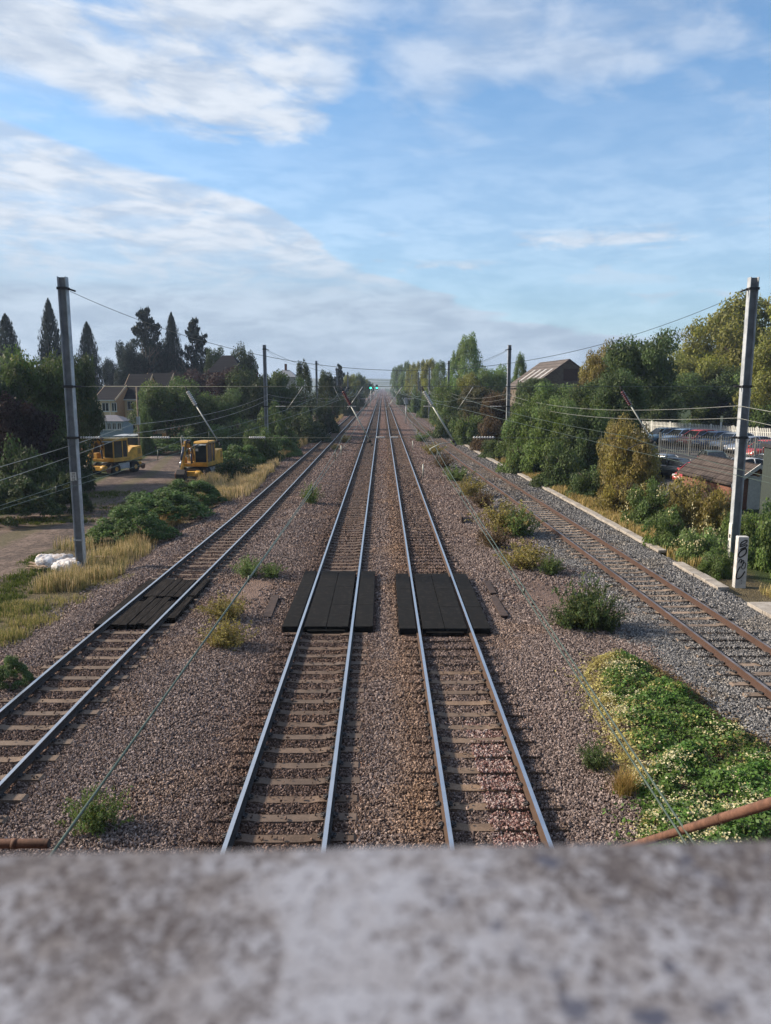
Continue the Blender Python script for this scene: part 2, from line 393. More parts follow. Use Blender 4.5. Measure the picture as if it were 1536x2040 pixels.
def gz(x, y):
    x = np.asarray(x, float); y = np.asarray(y, float)
    z = np.full(np.broadcast(x, y).shape, -.235)
    z = z + .05 * np.exp(-((x - .1) / .8) ** 2) + .06 * np.exp(-((x + 4.6) / 1.1) ** 2) + .07 * np.exp(-((x - 4.6) / 1.1) ** 2)
    z = z - .26 * sm(-x, 9.3, 10.6) - .1 * sm(-x, 13, 22)
    r = x - (T4c(y) - 9.6)
    z = z - .16 * sm(r, 11.7, 12.8)
    z = z + (.75 * sm(y, 44, 53) + .95 * sm(y, 57, 68)) * sm(x, 17, 24) * (1 - sm(y, 180, 260))
    z = z + .02 * fbm(x, y, .9, 1) + .10 * fbm(x, y, .25, 2) * np.clip(sm(-x, 10, 15) + sm(x, 14, 18), 0, 1)
    return z
def gzf(x, y): return float(gz(x, y))
# ------------------------------------------------------------------ ground
def lines(a, segs):
    out = [a]
    for b, st in segs:
        n = max(1, int(round((b - out[-1]) / st))); out += list(np.linspace(out[-1], b, n + 1)[1:])
    return np.array(out)
def grow(a, b, n): return list(np.geomspace(a, b, n))
gx = np.array(sorted([-v for v in grow(26, 7000, 34)] + list(lines(-25.5, [(25.5, .3)])) + grow(26, 7000, 34)))
gy = np.array(list(lines(-80, [(4, 6), (60, .35), (160, 1.2)])) + grow(163, 12000, 70))
GX, GY = np.meshgrid(gx, gy); GZ = gz(GX, GY)
GZ = GZ - .12 * sm(GY, 250, 500)
vx = np.stack([GX, GY, GZ], -1).reshape(-1, 3)
nx, ny = len(gx), len(gy)
idx = np.arange(nx * ny).reshape(ny, nx)
fc = np.stack([idx[:-1, :-1], idx[:-1, 1:], idx[1:, 1:], idx[1:, :-1]], -1).reshape(-1, 4)
GREYC = lambda y: T4c(y)
X, Y = vx[:, 0], vx[:, 1]
wob = .5 * fbm(X, Y, .6, 5)
relr = X - (T4c(Y) - 9.6)
a_ball = sm(X + wob, -11.0, -9.6) * (1 - sm(relr + wob * .4, 12.3, 12.9))
a_grey = sm(relr + wob * .8, 6.9, 7.7) * (1 - .55 * sm(Y, 60, 150))
a_soil = np.maximum(np.exp(-(((X + 4.6) / 1.5) ** 2 + ((Y - 26) / 5.0) ** 2)), np.exp(-(((X - 5.6) / 1.7) ** 2 + ((Y - 25.5) / 4.0) ** 2))) * 1.15 + .35 * np.exp(-((X - 5.0) / 1.2) ** 2) * sm(Y, 28, 40) + .3 * np.exp(-((X + 4.6) / 1.2) ** 2) * sm(Y, 28, 50)
dk = np.zeros_like(X)
for c, w in ((T1c(Y), .85), (T2c(Y), .95), (T3c(Y), .5)): dk = np.maximum(dk, w * np.exp(-(np.abs(X - c) / 1.35) ** 4))
a_dark = dk * (.75 + .25 * np.sin(Y * .21 + X))
a_tan = .8 * np.exp(-((X - .55) / .42) ** 2) * (1 - sm(Y, 40, 80)) + .5 * np.exp(-((X + .1) / .5) ** 2)
a_grass = sm(-X, 12.5, 24) * (1 - sm(-X, 10, 10.1) * 0) + sm(relr, 13, 16)
def m_ground(t):
    g = t.n('ShaderNodeNewGeometry'); P = g.outputs['Position']
    vo = t.n('ShaderNodeTexVoronoi', feature='F1'); vo.inputs['Scale'].default_value = 21; t.put(vo.inputs['Vector'], P)
    sc = t.n('ShaderNodeSeparateColor'); t.t.links.new(vo.outputs['Color'], sc.inputs[0])
    n1 = t.noise(P, .55, 5, .6); n2 = t.noise(P, 4, 6, .65); n3 = t.noise(P, 45, 3, .6)
    stone = t.ramp(sc.outputs[0], [(0, (.035, .026, .024)), (.3, (.095, .068, .061)), (.6, (.18, .13, .117)), (.85, (.27, .20, .183)), (1, (.42, .34, .315))])
    grey = t.ramp(sc.outputs[0], [(0, (.05, .052, .056)), (.4, (.135, .14, .148)), (.8, (.25, .255, .265)), (1, (.38, .385, .39))])
    bal = attr(t, 'ballast'); gr = attr(t, 'grey'); so_ = attr(t, 'soil'); da = attr(t, 'dark'); ta = attr(t, 'tan'); gs = attr(t, 'grass')
    c = t.mix(t.mapr(t.m('ADD', gr, t.m('MULTIPLY', t.m('SUBTRACT', n2, .5), .7)), .35, .65), stone, grey)
    c = t.mix(t.mapr(n1, .35, .7), t.mix(1, c, (.68, .66, .65), 'MULTIPLY'), t.mix(1, c, (1.05, .90, .87), 'MULTIPLY'))
    soil = t.ramp(n2, [(.3, (.15, .105, .085)), (.55, (.24, .17, .14)), (.75, (.30, .225, .19))])
    c = t.mix(t.mapr(t.m('ADD', so_, t.m('MULTIPLY', t.m('SUBTRACT', n2, .5), 1.1)), .5, .85, 0, .85), c, soil)
    c = t.mix(t.m('MULTIPLY', ta, t.mapr(n2, .3, .7, .2, .9)), c, t.mix(1, c, (1.35, 1.12, .78), 'MULTIPLY'))
    c = t.mix(t.m('MULTIPLY', da, t.mapr(n2, .2, .7, 1, .6)), c, t.mix(1, c, (.52, .46, .43), 'MULTIPLY'))
    # outside the ballast: earth, litter and low grass
    earth = t.ramp(t.m('ADD', t.m('MULTIPLY', n2, .6), t.m('MULTIPLY', n3, .4)), [(.3, (.05, .042, .03)), (.5, (.12, .10, .06)), (.62, (.19, .16, .10)), (.75, (.16, .16, .07))])
    green = t.ramp(t.m('ADD', t.m('MULTIPLY', n2, .5), t.m('MULTIPLY', n3, .5)), [(.32, (.018, .03, .012)), (.55, (.05, .075, .025)), (.7, (.13, .13, .05))])
    e = t.mix(t.mapr(t.m('ADD', gs, t.m('SUBTRACT', n1, .5)), .2, .7), earth, green)
    c = t.mix(t.mapr(t.m('ADD', bal, t.m('MULTIPLY', t.m('SUBTRACT', n2, .5), .8)), .3, .6), e, c)
    h = t.m('ADD', t.m('MULTIPLY', vo.outputs['Distance'], -2.2), t.m('MULTIPLY', n3, .25))
    return bsdf(t, c, .92, 0, h, .8, .03, .2)
M_GROUND = mat('ground', m_ground)
me = npmesh('ground', vx, fc, M_GROUND, dict(ballast=('POINT', a_ball), grey=('POINT', a_grey), soil=('POINT', a_soil), dark=('POINT', a_dark), tan=('POINT', a_tan), grass=('POINT', a_grass)), smooth=True)
ground = bpy.data.objects.new('ground', me); COL.objects.link(ground); tag(ground, kind='structure')

def strip(name, left, right, material, dz=.012, n=60, m=14, kind='structure'):
    """a sheet lying on the ground between two poly-lines"""
    def res(p):
        p = np.array(p, float); d = np.r_[0, np.cumsum(np.hypot(*np.diff(p, axis=0).T))]; s = np.linspace(0, d[-1], n)
        return np.stack([np.interp(s, d, p[:, 0]), np.interp(s, d, p[:, 1])], 1)
    L, Rr = res(left), res(right); t = np.linspace(0, 1, m)[None, :, None]
    G = L[:, None] * (1 - t) + Rr[:, None] * t
    V = np.concatenate([G, (gz(G[..., 0], G[..., 1]) + dz)[..., None]], -1)
    ed = np.repeat((4 * t * (1 - t))[:, :, 0], n, 0)
    i = np.arange(n * m).reshape(n, m); f = np.stack([i[:-1, :-1], i[:-1, 1:], i[1:, 1:], i[1:, :-1]], -1).reshape(-1, 4)
    o = bpy.data.objects.new(name, npmesh(name, V.reshape(-1, 3), f, material, dict(across=('POINT', np.repeat(t[:, :, 0], n, 0).ravel())), True)); COL.objects.link(o)
    return tag(o, kind=kind)
def m_dirt(t):
    g = t.n('ShaderNodeNewGeometry'); P = g.outputs['Position']; n1 = t.noise(P, .7, 6, .6); n2 = t.noise(P, 3.2, 8, .75); a = attr(t, 'across')
    vo = t.n('ShaderNodeTexVoronoi'); vo.inputs['Scale'].default_value = 16; t.put(vo.inputs['Vector'], P)
    sc = t.n('ShaderNodeSeparateColor'); t.t.links.new(vo.outputs['Color'], sc.inputs[0])
    rut = t.m('ADD', t.mapr(t.m('ABSOLUTE', t.m('SUBTRACT', a, .3)), 0, .12, .12, 0), t.mapr(t.m('ABSOLUTE', t.m('SUBTRACT', a, .68)), 0, .12, .12, 0))
    c = t.ramp(t.m('ADD', rut, t.mapr(t.m('ADD', t.m('MULTIPLY', n1, .4), t.m('MULTIPLY', n2, .6)), .40, .60)), [(.05, (.028, .018, .013)), (.35, (.068, .045, .034)), (.65, (.115, .080, .062)), (1, (.20, .145, .115))])
    c = t.mix(.35, c, t.mix(sc.outputs[0], (.06, .05, .045), (.3, .25, .23)))
    edge = t.m('MULTIPLY', t.m('MULTIPLY', a, t.m('SUBTRACT', 1, a)), 4)
    c = t.mix(t.mapr(t.m('ADD', edge, t.m('SUBTRACT', n2, .5)), .05, .32), (.09, .085, .045), c)
    mid = t.m('ABSOLUTE', t.m('SUBTRACT', a, .5)); c = t.mix(t.m('MULTIPLY', t.mapr(t.m('ADD', mid, t.m('MULTIPLY', t.m('SUBTRACT', n2, .5), .2)), .05, .14, 1, 0), .5), c, (.13, .12, .06))
    return bsdf(t, c, .95, 0, t.m('ADD', n2, sc.outputs[1]), .7, .03, .2)
M_DIRT = mat('dirt', m_dirt)
pl_ = [GP(-500, 1150, -.6), GP(-200, 1085, -.6), GP(0, 1028, -.6), GP(95, 1000, -.6), GP(175, 972, -.6), GP(215, 948, -.6), GP(262, 930, -.6), GP(300, 905, -.6), GP(335, 890, -.6)]
pr_ = [GP(-500, 1420, -.55), GP(-200, 1290, -.55), GP(0, 1195, -.55), GP(65, 1125, -.55), GP(190, 1060, -.55), GP(300, 990, -.55), GP(352, 955, -.55), GP(372, 922, -.55), GP(378, 900, -.55)]
strip('dirt_track', [(p.x, p.y) for p in pl_], [(p.x, p.y) for p in pr_], M_DIRT, .015, 120, 16)
def m_asph(t):
    g = t.n('ShaderNodeNewGeometry'); P = g.outputs['Position']; n = t.noise(P, .6, 5, .6); n2 = t.noise(P, 50, 3, .6)
    return bsdf(t, t.mix(t.m('ADD', t.m('MULTIPLY', n, .7), t.m('MULTIPLY', n2, .3)), (.045, .045, .048), (.15, .145, .14)), .9, 0, n2, .3, .01)
M_ASPH = mat('asphalt', m_asph)
strip('car_park', [(18.6, 50), (21, 70), (24, 94), (28, 112)], [(60, 46), (62, 70), (64, 85), (66, 100)], M_ASPH, .03, 40, 30)
strip('brick_apron', [(12.75, 19), (12.75, 23.5)], [(17.5, 18), (17.5, 25.5)], mat('red_ground', col=(.17, .07, .055), rough=.95, var=.3, scale=9), .02, 12, 8)

# hills at the far end of the line
def m_hill(t):
    g = t.n('ShaderNodeNewGeometry'); n = t.noise(g.outputs['Position'], .004, 6, .65)
    return bsdf(t, t.ramp(n, [(.35, (.03, .045, .025)), (.5, (.09, .12, .045)), (.65, (.17, .16, .08))]), .95)
M_HILL = mat('hill', m_hill)
hx = np.linspace(-2200, 2200, 130); hy = np.linspace(2200, 3600, 24)
HX, HY = np.meshgrid(hx, hy)
HZ = (31 + 5 * fbm(HX, HY, .0035, 3) + 3 * fbm(HX, HY, .012, 6) + 7 * np.cos((HX + 160) / 300)) * sm(HY, 2200, 2900) - 3
hv = np.stack([HX, HY, HZ], -1).reshape(-1, 3); hi_ = np.arange(len(hv)).reshape(HX.shape)
hf = np.stack([hi_[:-1, :-1], hi_[:-1, 1:], hi_[1:, 1:], hi_[1:, :-1]], -1).reshape(-1, 4)
ho = bpy.data.objects.new('hills', npmesh('hills', hv, hf, M_HILL, smooth=True)); COL.objects.link(ho); tag(ho, kind='structure')

# ------------------------------------------------------------------ tracks
PROF = [(-.035, 0), (-.036, -.03), (-.014, -.045), (-.009, -.12), (-.07, -.145), (-.07, -.158), (.07, -.158), (.07, -.145), (.009, -.12), (.014, -.045), (.036, -.03), (.035, 0)]
RAILY = np.array(list(np.arange(-30, 100, 1.5)) + list(np.arange(100, 400, 10)) + list(np.geomspace(400, 2600, 14)))
def rail_mesh(cf, off, zoff=0):
    n = len(PROF); x = cf(RAILY) + off; vs = []; fs = []; mi = []
    for X_, Y_ in zip(x, RAILY): vs += [(X_ + a, Y_, b + zoff) for a, b in PROF]
    for i in range(len(RAILY) - 1):
        for k in range(n):
            fs.append((i * n + k, (i + 1) * n + k, (i + 1) * n + (k + 1) % n, i * n + (k + 1) % n)); mi.append(1 if k in (n - 1,) else 0)
    return vs, fs, mi
def sleeper_mb():
    m = MB()
    prof = [(-1.25, -.03), (-1.2, 0), (-.9, 0), (-.55, .0), (-.42, -.025), (.42, -.025), (.55, 0), (.9, 0), (1.2, 0), (1.25, -.03), (1.25, -.2), (-1.25, -.2)]
    w0, w1 = .105, .135; vs = []
    for a, b in prof:
        w = w0 if b > -.1 else w1; vs += [(a, -w, b), (a, w, b)]
    n = len(prof); fs = [(2 * i, 2 * i + 1, 2 * ((i + 1) % n) + 1, 2 * ((i + 1) % n)) for i in range(n)]
    fs += [tuple(range(0, 2 * n, 2)), tuple(range(2 * n - 1, 0, -2))]
    m.add(vs, fs); return m
_sl = sleeper_mb().build('sleeper', M_SLEEP); fix_normals(_sl); SLEEP_ME = _sl.data; bpy.data.objects.remove(_sl)
CLIPS = []
for s_ in (-1, 1):
    _cl = MB(); _cl.box(s_ * .086 - .014, s_ * .086 + .014, -.06, .06, 0, .05)
    _cl.tube([(s_ * .14, -.05, .02), (s_ * .086, -.05, .045), (s_ * .08, 0, .05), (s_ * .14, 0, .03), (s_ * .14, .05, .02), (s_ * .086, .05, .045)], .012, 6)
    _c = _cl.build('rail_clip', M_STEEL_DK); CLIPS.append(_c.data); bpy.data.objects.remove(_c)
SZ = -.172
TR = []
def track(label, cf, first, pitch, railcol, sleepcol, topm, hide=(), far=420, clips=18):
    t = empty('railway_track', (float(cf(10.)), 0, 0)); tag(t, label, 'railway track', 'parallel railway tracks')
    px = t.location.x
    for s in (-.752, .752):
        vs, fs, mi = rail_mesh(cf, s - px)
        m = MB(); m.add(vs, fs); m.mi = mi
        o = m.build('rail', [M_RSIDE, topm], t); o.color = (*railcol, 1)
    k = 0; vs = []; fs = []; y = first
    base = np.array([v.co for v in SLEEP_ME.vertices]); polys = [list(p.vertices) for p in SLEEP_ME.polygons]
    ys = []
    while y < far:
        ang = math.atan2(float(cf(y + 1) - cf(y - 1)), 2)
        c = float(cf(y)); jit = random.uniform(-.025, .025)
        if k < 100:
            o = bpy.data.objects.new('sleeper', SLEEP_ME); COL.objects.link(o); o.parent = t
            o.location = (c - px + jit, y + random.uniform(-.01, .01), SZ - random.uniform(0, .006)); o.rotation_euler = (0, 0, -ang + random.uniform(-.01, .01))
            b = random.uniform(.8, 1.15); o.color = (sleepcol[0] * b, sleepcol[1] * b, sleepcol[2] * b, 1)
            if k < clips:
                for s in (-.752, .752):
                    for cm in CLIPS: q = bpy.data.objects.new('rail_clip', cm); COL.objects.link(q); q.parent = o; q.location = (s - jit, 0, .002)
        else:
            ca, sa = math.cos(-ang), math.sin(-ang); b0 = len(vs)
            for v in base: vs.append((c - px + v[0] * ca - v[1] * sa, y + v[0] * sa + v[1] * ca, SZ + v[2]))
            fs += [[b0 + i for i in p] for p in polys]
        ys.append(y); y += pitch * random.uniform(.985, 1.015); k += 1
    m = MB(); m.add(vs, fs); o = m.build('sleeper', M_SLEEP, t); o.color = (*sleepcol, 1); o['kind'] = 'stuff'
    TR.append((cf, ys)); return t
random.seed(3)
M_RTOP4 = mat('rusty_rail_top', col=(.27, .22, .20), rough=.4, metal=.6, var=.5, scale=1.2)
track('leftmost railway track with bright rails and the timber crossing', T1c, 8.2, .70, (.055, .047, .045), (.92, .84, .78), M_RTOP)
track('second railway track from the left with bright rails and its sleepers in full view', T2c, 8.17, .60, (.045, .042, .044), (.74, .64, .58), M_RTOP)
track('third railway track from the left with bright rails and sleepers half buried in ballast', T3c, 8.4, .62, (.10, .065, .045), (1.05, .9, .75), M_RTOP)
track('rightmost railway track with rusty brown rails in grey ballast', T4c, 8.3, .66, (.095, .058, .045), (1.75, 1.65, 1.5), M_RTOP4)

# ------------------------------------------------------------------ crossing decks
def deck(label, x0, x1, y0, y1, cx, rows):
    t = empty('crossing_deck', (cx, (y0 + y1) / 2, 0)); tag(t, label, 'track crossing', 'black rubber crossing decks')
    inner = .64; top = -.012
    cols = [(x0 - cx, -.83), (-inner, -.005), (.005, inner), (.83, x1 - cx)]
    L = y1 - y0; g = .006
    for a, b in cols:
        cuts = [0, .5, 1] if (a < -.7 or b > .7) and rows < 3 else [i / rows for i in range(rows + 1)]
        for i in range(len(cuts) - 1):
            s0, s1 = -L / 2 + cuts[i] * L + g / 2, -L / 2 + cuts[i + 1] * L - g / 2
            m = MB(); dz = random.uniform(-.002, .002)
            m.box(a + .003, b - .003, s0, s1, -.2, top + dz)
            p = m.build('panel', M_RUBBER, t, bevel=.006)
    m = MB(); m.box(-.55, .55, -L / 2 - .10, -L / 2 - .002, -.2, -.10); m.build('end_ramp', M_RUBBER, t, bevel=.02)
    return t
random.seed(5)
deck('black rubber crossing deck on the second track from the left', -2.93, -.28, 21.5, 28.3, -1.64, 3)
deck('black rubber crossing deck on the third track from the left, nearer the buried sleepers', .48, 3.12, 21.3, 27.9, 1.80, 3)
t = empty('timber_crossing', (float(T1c(24.5)), 24.5, 0)); tag(t, 'old dark timber crossing boards laid in the leftmost track', 'track crossing')
for i in range(5):
    a = -.62 + i * .25
    m = MB(); y0 = -2.65 + random.uniform(-.12, .12)
    m.box(a, a + .235, y0, 0.1 + random.uniform(-.3, .3), -.19, -.05 + random.uniform(-.012, .012)); m.build('plank', M_WOOD, t, bevel=.012)
    m = MB(); m.box(a, a + .235, .45, 2.75 + random.uniform(-.1, .1), -.19, -.055 + random.uniform(-.012, .012)); m.build('plank', M_WOOD, t, bevel=.012)
for a in (-1.13, ):
    m = MB(); m.box(a, a + .3, -2.6, 2.7, -.22, -.06); m.build('plank', M_WOOD, t, bevel=.012)
for a, y0, y1 in ((.84, -2.0, .4), (.86, .55, 2.8)):
    m = MB(); m.box(a, a + .26, y0, y1, -.24, -.06); m.build('plank', M_WOOD, t, bevel=.015)
def board(label, u0, v0, u1, v1, w=.22, h=.06, name='loose_board', material=None):
    a, b = GP(u0, v0, -.18), GP(u1, v1, -.18); d = b - a; L = d.length
    m = MB(); m.box(-w / 2, w / 2, -L / 2, L / 2, -h / 2, h / 2)
    o = m.build(name, material or M_RUSTB, bevel=.006); o.location = (a + b) / 2; o.location.z = gzf(o.location.x, o.location.y) + h * .6 + .02
    o.rotation_euler = (R(1.5), R(2), math.atan2(-d.x, d.y)); return tag(o, label, 'board')
M_RUSTB = mat('brown_board', col=(.055, .036, .03), rough=.85, var=.4, scale=8)
board('brown board lying left of the crossing deck on the second track', 532, 1231, 549, 1191, .26)
board('far brown board right of the crossing deck on the third track', 969, 1159, 983, 1186, .22)
board('near brown board lying right of the crossing deck on the third track', 983, 1190, 1005, 1233, .24)
o = board('small rusty plate standing on the ballast right of the third track', 918, 1032, 921, 1044, .1, .3)

# ------------------------------------------------------------------ ballast stones
def in_sleeper(x, y):
    hit = np.zeros(len(x), bool)
    for cf, ys in TR:
        ys = np.array(ys); j = np.clip(np.searchsorted(ys, y), 1, len(ys) - 1)
        d = np.minimum(np.abs(ys[j] - y), np.abs(ys[j - 1] - y)); hit |= (d < .125) & (np.abs(x - cf(y)) < 1.24)
    return hit
def ballast_pts(y0, y1, dens, smin, smax, seed):
    r = np.random.default_rng(seed); hw = .56 * y1 + 1.5; xa, xb = max(-11.6, -hw), min(13.2, hw)
    n = int((xb - xa) * (y1 - y0) * dens); x = r.uniform(xa, xb, n); y = r.uniform(y0, y1, n)
    keep = np.abs(x) < .545 * y + 1.2
    rel = x - (T4c(y) - 9.6)
    keep &= (r.random(n) < sm(x + .5 * fbm(x, y, 1.3, 5), -11.3, -9.9)) & (rel < 12.45 + .2 * fbm(x, y, 1.5, 9))
    soil = np.maximum(np.exp(-(((x + 4.6) / 1.3) ** 2 + ((y - 26) / 3.8) ** 2)), np.exp(-(((x - 5.7) / 1.5) ** 2 + ((y - 25.5) / 3.2) ** 2)))
    keep &= r.random(n) > soil * 1.15 - .12 + .3 * fbm(x, y, 1.9, 2)
    for cf in (T1c, T2c, T3c, T4c): keep &= np.abs(np.abs(x - cf(y)) - .752) > .085
    keep &= ~((y > 21.3) & (y < 28.4) & (x > -2.95) & (x < -.2)) & ~((y > 21.1) & (y < 28.0) & (x > .45) & (x < 3.15))
    keep &= ~((y > 21.8) & (y < 27.3) & (x > T1c(y) - 1.15) & (x < T1c(y) + 1.13))
    ins = in_sleeper(x, y)
    bury3 = (np.abs(x - 1.8) < 1.3) & ((y > 28) | (y < 21.3)) & ((fbm(x, y, .5, 11) + .9 * ((y > 28) & (y < 60)) + 1.2 * ((y > 18.6) & (y < 21.4)) + 1.1 * (y < 14.5) * (x > 1.75) - .35) > 0)
    bury4 = (np.abs(x - T4c(y)) < 1.3) & (fbm(x, y, .35, 4) > .28)
    bury = bury3 | bury4
    edge = (np.abs(x - 1.8) > .85) & (np.abs(x - 1.8) < 1.3) | (x - T2c(y) < -.85) & (x - T2c(y) > -1.3) | (np.abs(x - T4c(y)) > .9) & (np.abs(x - T4c(y)) < 1.3) & (fbm(x, y, 1.2, 8) > -.2)
    keep &= ~ins | bury | (edge & (r.random(n) < .9)) | (r.random(n) < .03)
    x, y, ins, bury3 = x[keep], y[keep], ins[keep], bury3[keep]; n = len(x)
    s = r.uniform(smin, smax, n) * np.where(r.random(n) < .12, 1.35, 1)
    z = gz(x, y) + s * .25 + r.uniform(0, .018, n)
    z = np.where(ins, np.maximum(z, SZ + s * .3), z)
    rel = x - (T4c(y) - 9.6)
    grey = (sm(rel + .8 * fbm(x, y, 1.1, 6) + r.normal(0, .25, n), 6.9, 7.7) > .5).astype(float)
    fresh = (np.abs(x - 2.05) < .55 + .12 * fbm(x, y, 2, 3)) & (y < 15.3 + .6 * fbm(x, y, 2, 5)) & (x > 1.75) & (r.random(n) < .85)
    dk = np.zeros(n)
    for c, w in ((T1c(y), .8), (T2c(y), .85), (T3c(y), .45), (T4c(y), .2)): dk = np.maximum(dk, w * np.exp(-(np.abs(x - c) / 1.3) ** 4))
    dk += .25 * np.exp(-((x + 3.2) / .8) ** 2)
    tan = .55 * np.exp(-((x - .6) / .4) ** 2) + .25 * (fbm(x, y, .8, 12) > .3)
    zone = np.where(fresh, 2.0, grey)
    rot = r.uniform(0, 6.28, (n, 3))
    return np.stack([x, y, z], 1), s, zone, dk, tan, r.random(n), rot
def stone_group():
    g = bpy.data.node_groups.new('scatter_stones', 'GeometryNodeTree')
    g.interface.new_socket('Geometry', in_out='INPUT', socket_type='NodeSocketGeometry'); g.interface.new_socket('Geometry', in_out='OUTPUT', socket_type='NodeSocketGeometry')
    N = g.nodes.new; L = g.links.new
    gi, go = N('NodeGroupInput'), N('NodeGroupOutput')
    join = N('GeometryNodeJoinGeometry')
    for i in range(5):
        ico = N('GeometryNodeMeshIcoSphere'); ico.inputs['Radius'].default_value = 1; ico.inputs['Subdivisions'].default_value = 1
        sp = N('GeometryNodeSetPosition'); rv = N('FunctionNodeRandomValue'); rv.data_type = 'FLOAT_VECTOR'
        rv.inputs[0].default_value = (-.34, -.34, -.34); rv.inputs[1].default_value = (.34, .34, .34); rv.inputs['Seed'].default_value = i * 7 + 2
        L(ico.outputs['Mesh'], sp.inputs['Geometry']); L(rv.outputs[0], sp.inputs['Offset'])
        tf = N('GeometryNodeTransform'); tf.inputs['Scale'].default_value = [(1, .8, .55), (1.1, .7, .6), (.9, .9, .6), (1.25, .75, .5), (1, 1, .75)][i]
        L(sp.outputs[0], tf.inputs['Geometry'])
        sm_ = N('GeometryNodeSetMaterial'); sm_.inputs['Material'].default_value = M_STONES; L(tf.outputs[0], sm_.inputs[0])
        gi_ = N('GeometryNodeGeometryToInstance'); L(sm_.outputs[0], gi_.inputs[0]); L(gi_.outputs[0], join.inputs[0])
    iop = N('GeometryNodeInstanceOnPoints'); L(gi.outputs[0], iop.inputs['Points']); L(join.outputs[0], iop.inputs['Instance'])
    iop.inputs['Pick Instance'].default_value = True
    def na(name, typ):
        a = N('GeometryNodeInputNamedAttribute'); a.data_type = typ; a.inputs['Name'].default_value = name
        return [s for s in a.outputs if s.enabled][0]
    L(na('rot', 'FLOAT_VECTOR'), iop.inputs['Rotation']); L(na('size', 'FLOAT'), iop.inputs['Scale'])
    L(iop.outputs[0], go.inputs[0]); return g
def m_stones(t):
    z = attr(t, 'zone', 'INSTANCER'); dk_ = attr(t, 'dk', 'INSTANCER'); tn = attr(t, 'tan', 'INSTANCER'); rn = attr(t, 'rnd', 'INSTANCER')
    a = t.ramp(rn, [(0, (.085, .063, .056)), (.3, (.172, .134, .122)), (.6, (.258, .206, .190)), (.85, (.35, .288, .268)), (1, (.50, .41, .38))])
    b = t.ramp(rn, [(0, (.06, .061, .065)), (.4, (.16, .162, .168)), (.8, (.30, .298, .30)), (1, (.46, .455, .45))])
    f = t.ramp(rn, [(0, (.12, .06, .06)), (.3, (.30, .17, .155)), (.6, (.48, .33, .31)), (1, (.70, .64, .62))])
    c = t.mix(t.m('MINIMUM', z, 1), a, b); c = t.mix(t.m('SUBTRACT', z, 1, clamp=True), c, f)
    c = t.mix(tn, c, t.mix(1, c, (1.3, 1.08, .78), 'MULTIPLY'))
    c = t.mix(dk_, c, t.mix(1, c, (.52, .45, .42), 'MULTIPLY'))
    g = t.n('ShaderNodeNewGeometry'); n = t.noise(g.outputs['Position'], 40, 3, .6)
    return bsdf(t, t.mix(1, c, t.mix(n, (.7, .7, .7), (1.25, 1.25, 1.25)), 'MULTIPLY'), .9, spec=.2)
M_STONES = mat('stone', m_stones)
parts = [ballast_pts(8.6, 15, 1150, .016, .028, 1), ballast_pts(15, 24, 760, .020, .033, 2), ballast_pts(24, 34, 330, .028, .042, 3), ballast_pts(34, 44, 170, .032, .048, 4), ballast_pts(44, 58, 85, .036, .052, 5), ballast_pts(58, 76, 40, .04, .06, 6), ballast_pts(76, 110, 14, .045, .065, 7)]
P_, S_, Z_, D_, T_, N_, Ro_ = [np.concatenate(q) for q in zip(*parts)]
print('stones', len(P_))
me = bpy.data.meshes.new('ballast_stones'); me.vertices.add(len(P_)); me.vertices.foreach_set('co', P_.astype(np.float32).ravel())
for nm, arr in (('size', S_), ('zone', Z_), ('dk', np.clip(D_, 0, 1)), ('tan', np.clip(T_, 0, 1)), ('rnd', N_)):
    a = me.attributes.new(nm, 'FLOAT', 'POINT'); a.data.foreach_set('value', arr.astype(np.float32))
a = me.attributes.new('rot', 'FLOAT_VECTOR', 'POINT'); a.data.foreach_set('vector', Ro_.astype(np.float32).ravel())
me.materials.append(M_STONES)
o = bpy.data.objects.new('ballast_stones', me); COL.objects.link(o); tag(o, 'loose pinkish and grey ballast stones around the tracks', 'ballast', kind='stuff')
md = o.modifiers.new('scatter', 'NODES'); md.node_group = stone_group()

# ------------------------------------------------------------------ concrete trough covers along the right-hand track
def slab(name, y0, y1, off, w, label, z=-.12):
    t = empty(name, (float(T4c((y0 + y1) / 2)) - 9.6 + off, (y0 + y1) / 2, 0)); tag(t, label, 'cable trough', 'concrete cable troughs beside the right-hand track')
    y = y0; L = 1.0
    while y < y1 - .3:
        x = float(T4c(y + .5)) - 9.6 + off - t.location.x; an = math.atan2(float(T4c(y + 1.5) - T4c(y - .5)), 2)
        mm = Matrix.Translation((x + random.uniform(-.02, .02), y + .5 - t.location.y, z + random.uniform(-.01, .01))) @ Matrix.Rotation(-an, 4, 'Z')
        MB().box(-w / 2, w / 2, -.495, .495, -.12, 0, m=mm).build('trough_lid', M_CONC, t, bevel=.012); y += L
    return t
random.seed(9)
slab('cable_trough', 32.5, 62, 12.45, .38, 'long pale concrete trough bending along the right-hand track')
slab('cable_trough', 26.3, 30.2, 12.2, .42, 'short pale concrete trough beside the graffitied post')
slab('cable_trough', 19.5, 24.8, 12.55, .8, 'sandy concrete trough beside the red ground at the right edge', -.14)
slab('cable_trough', 66, 98, 12.3, .4, 'farthest concrete trough along the curve of the right-hand track', -.14)

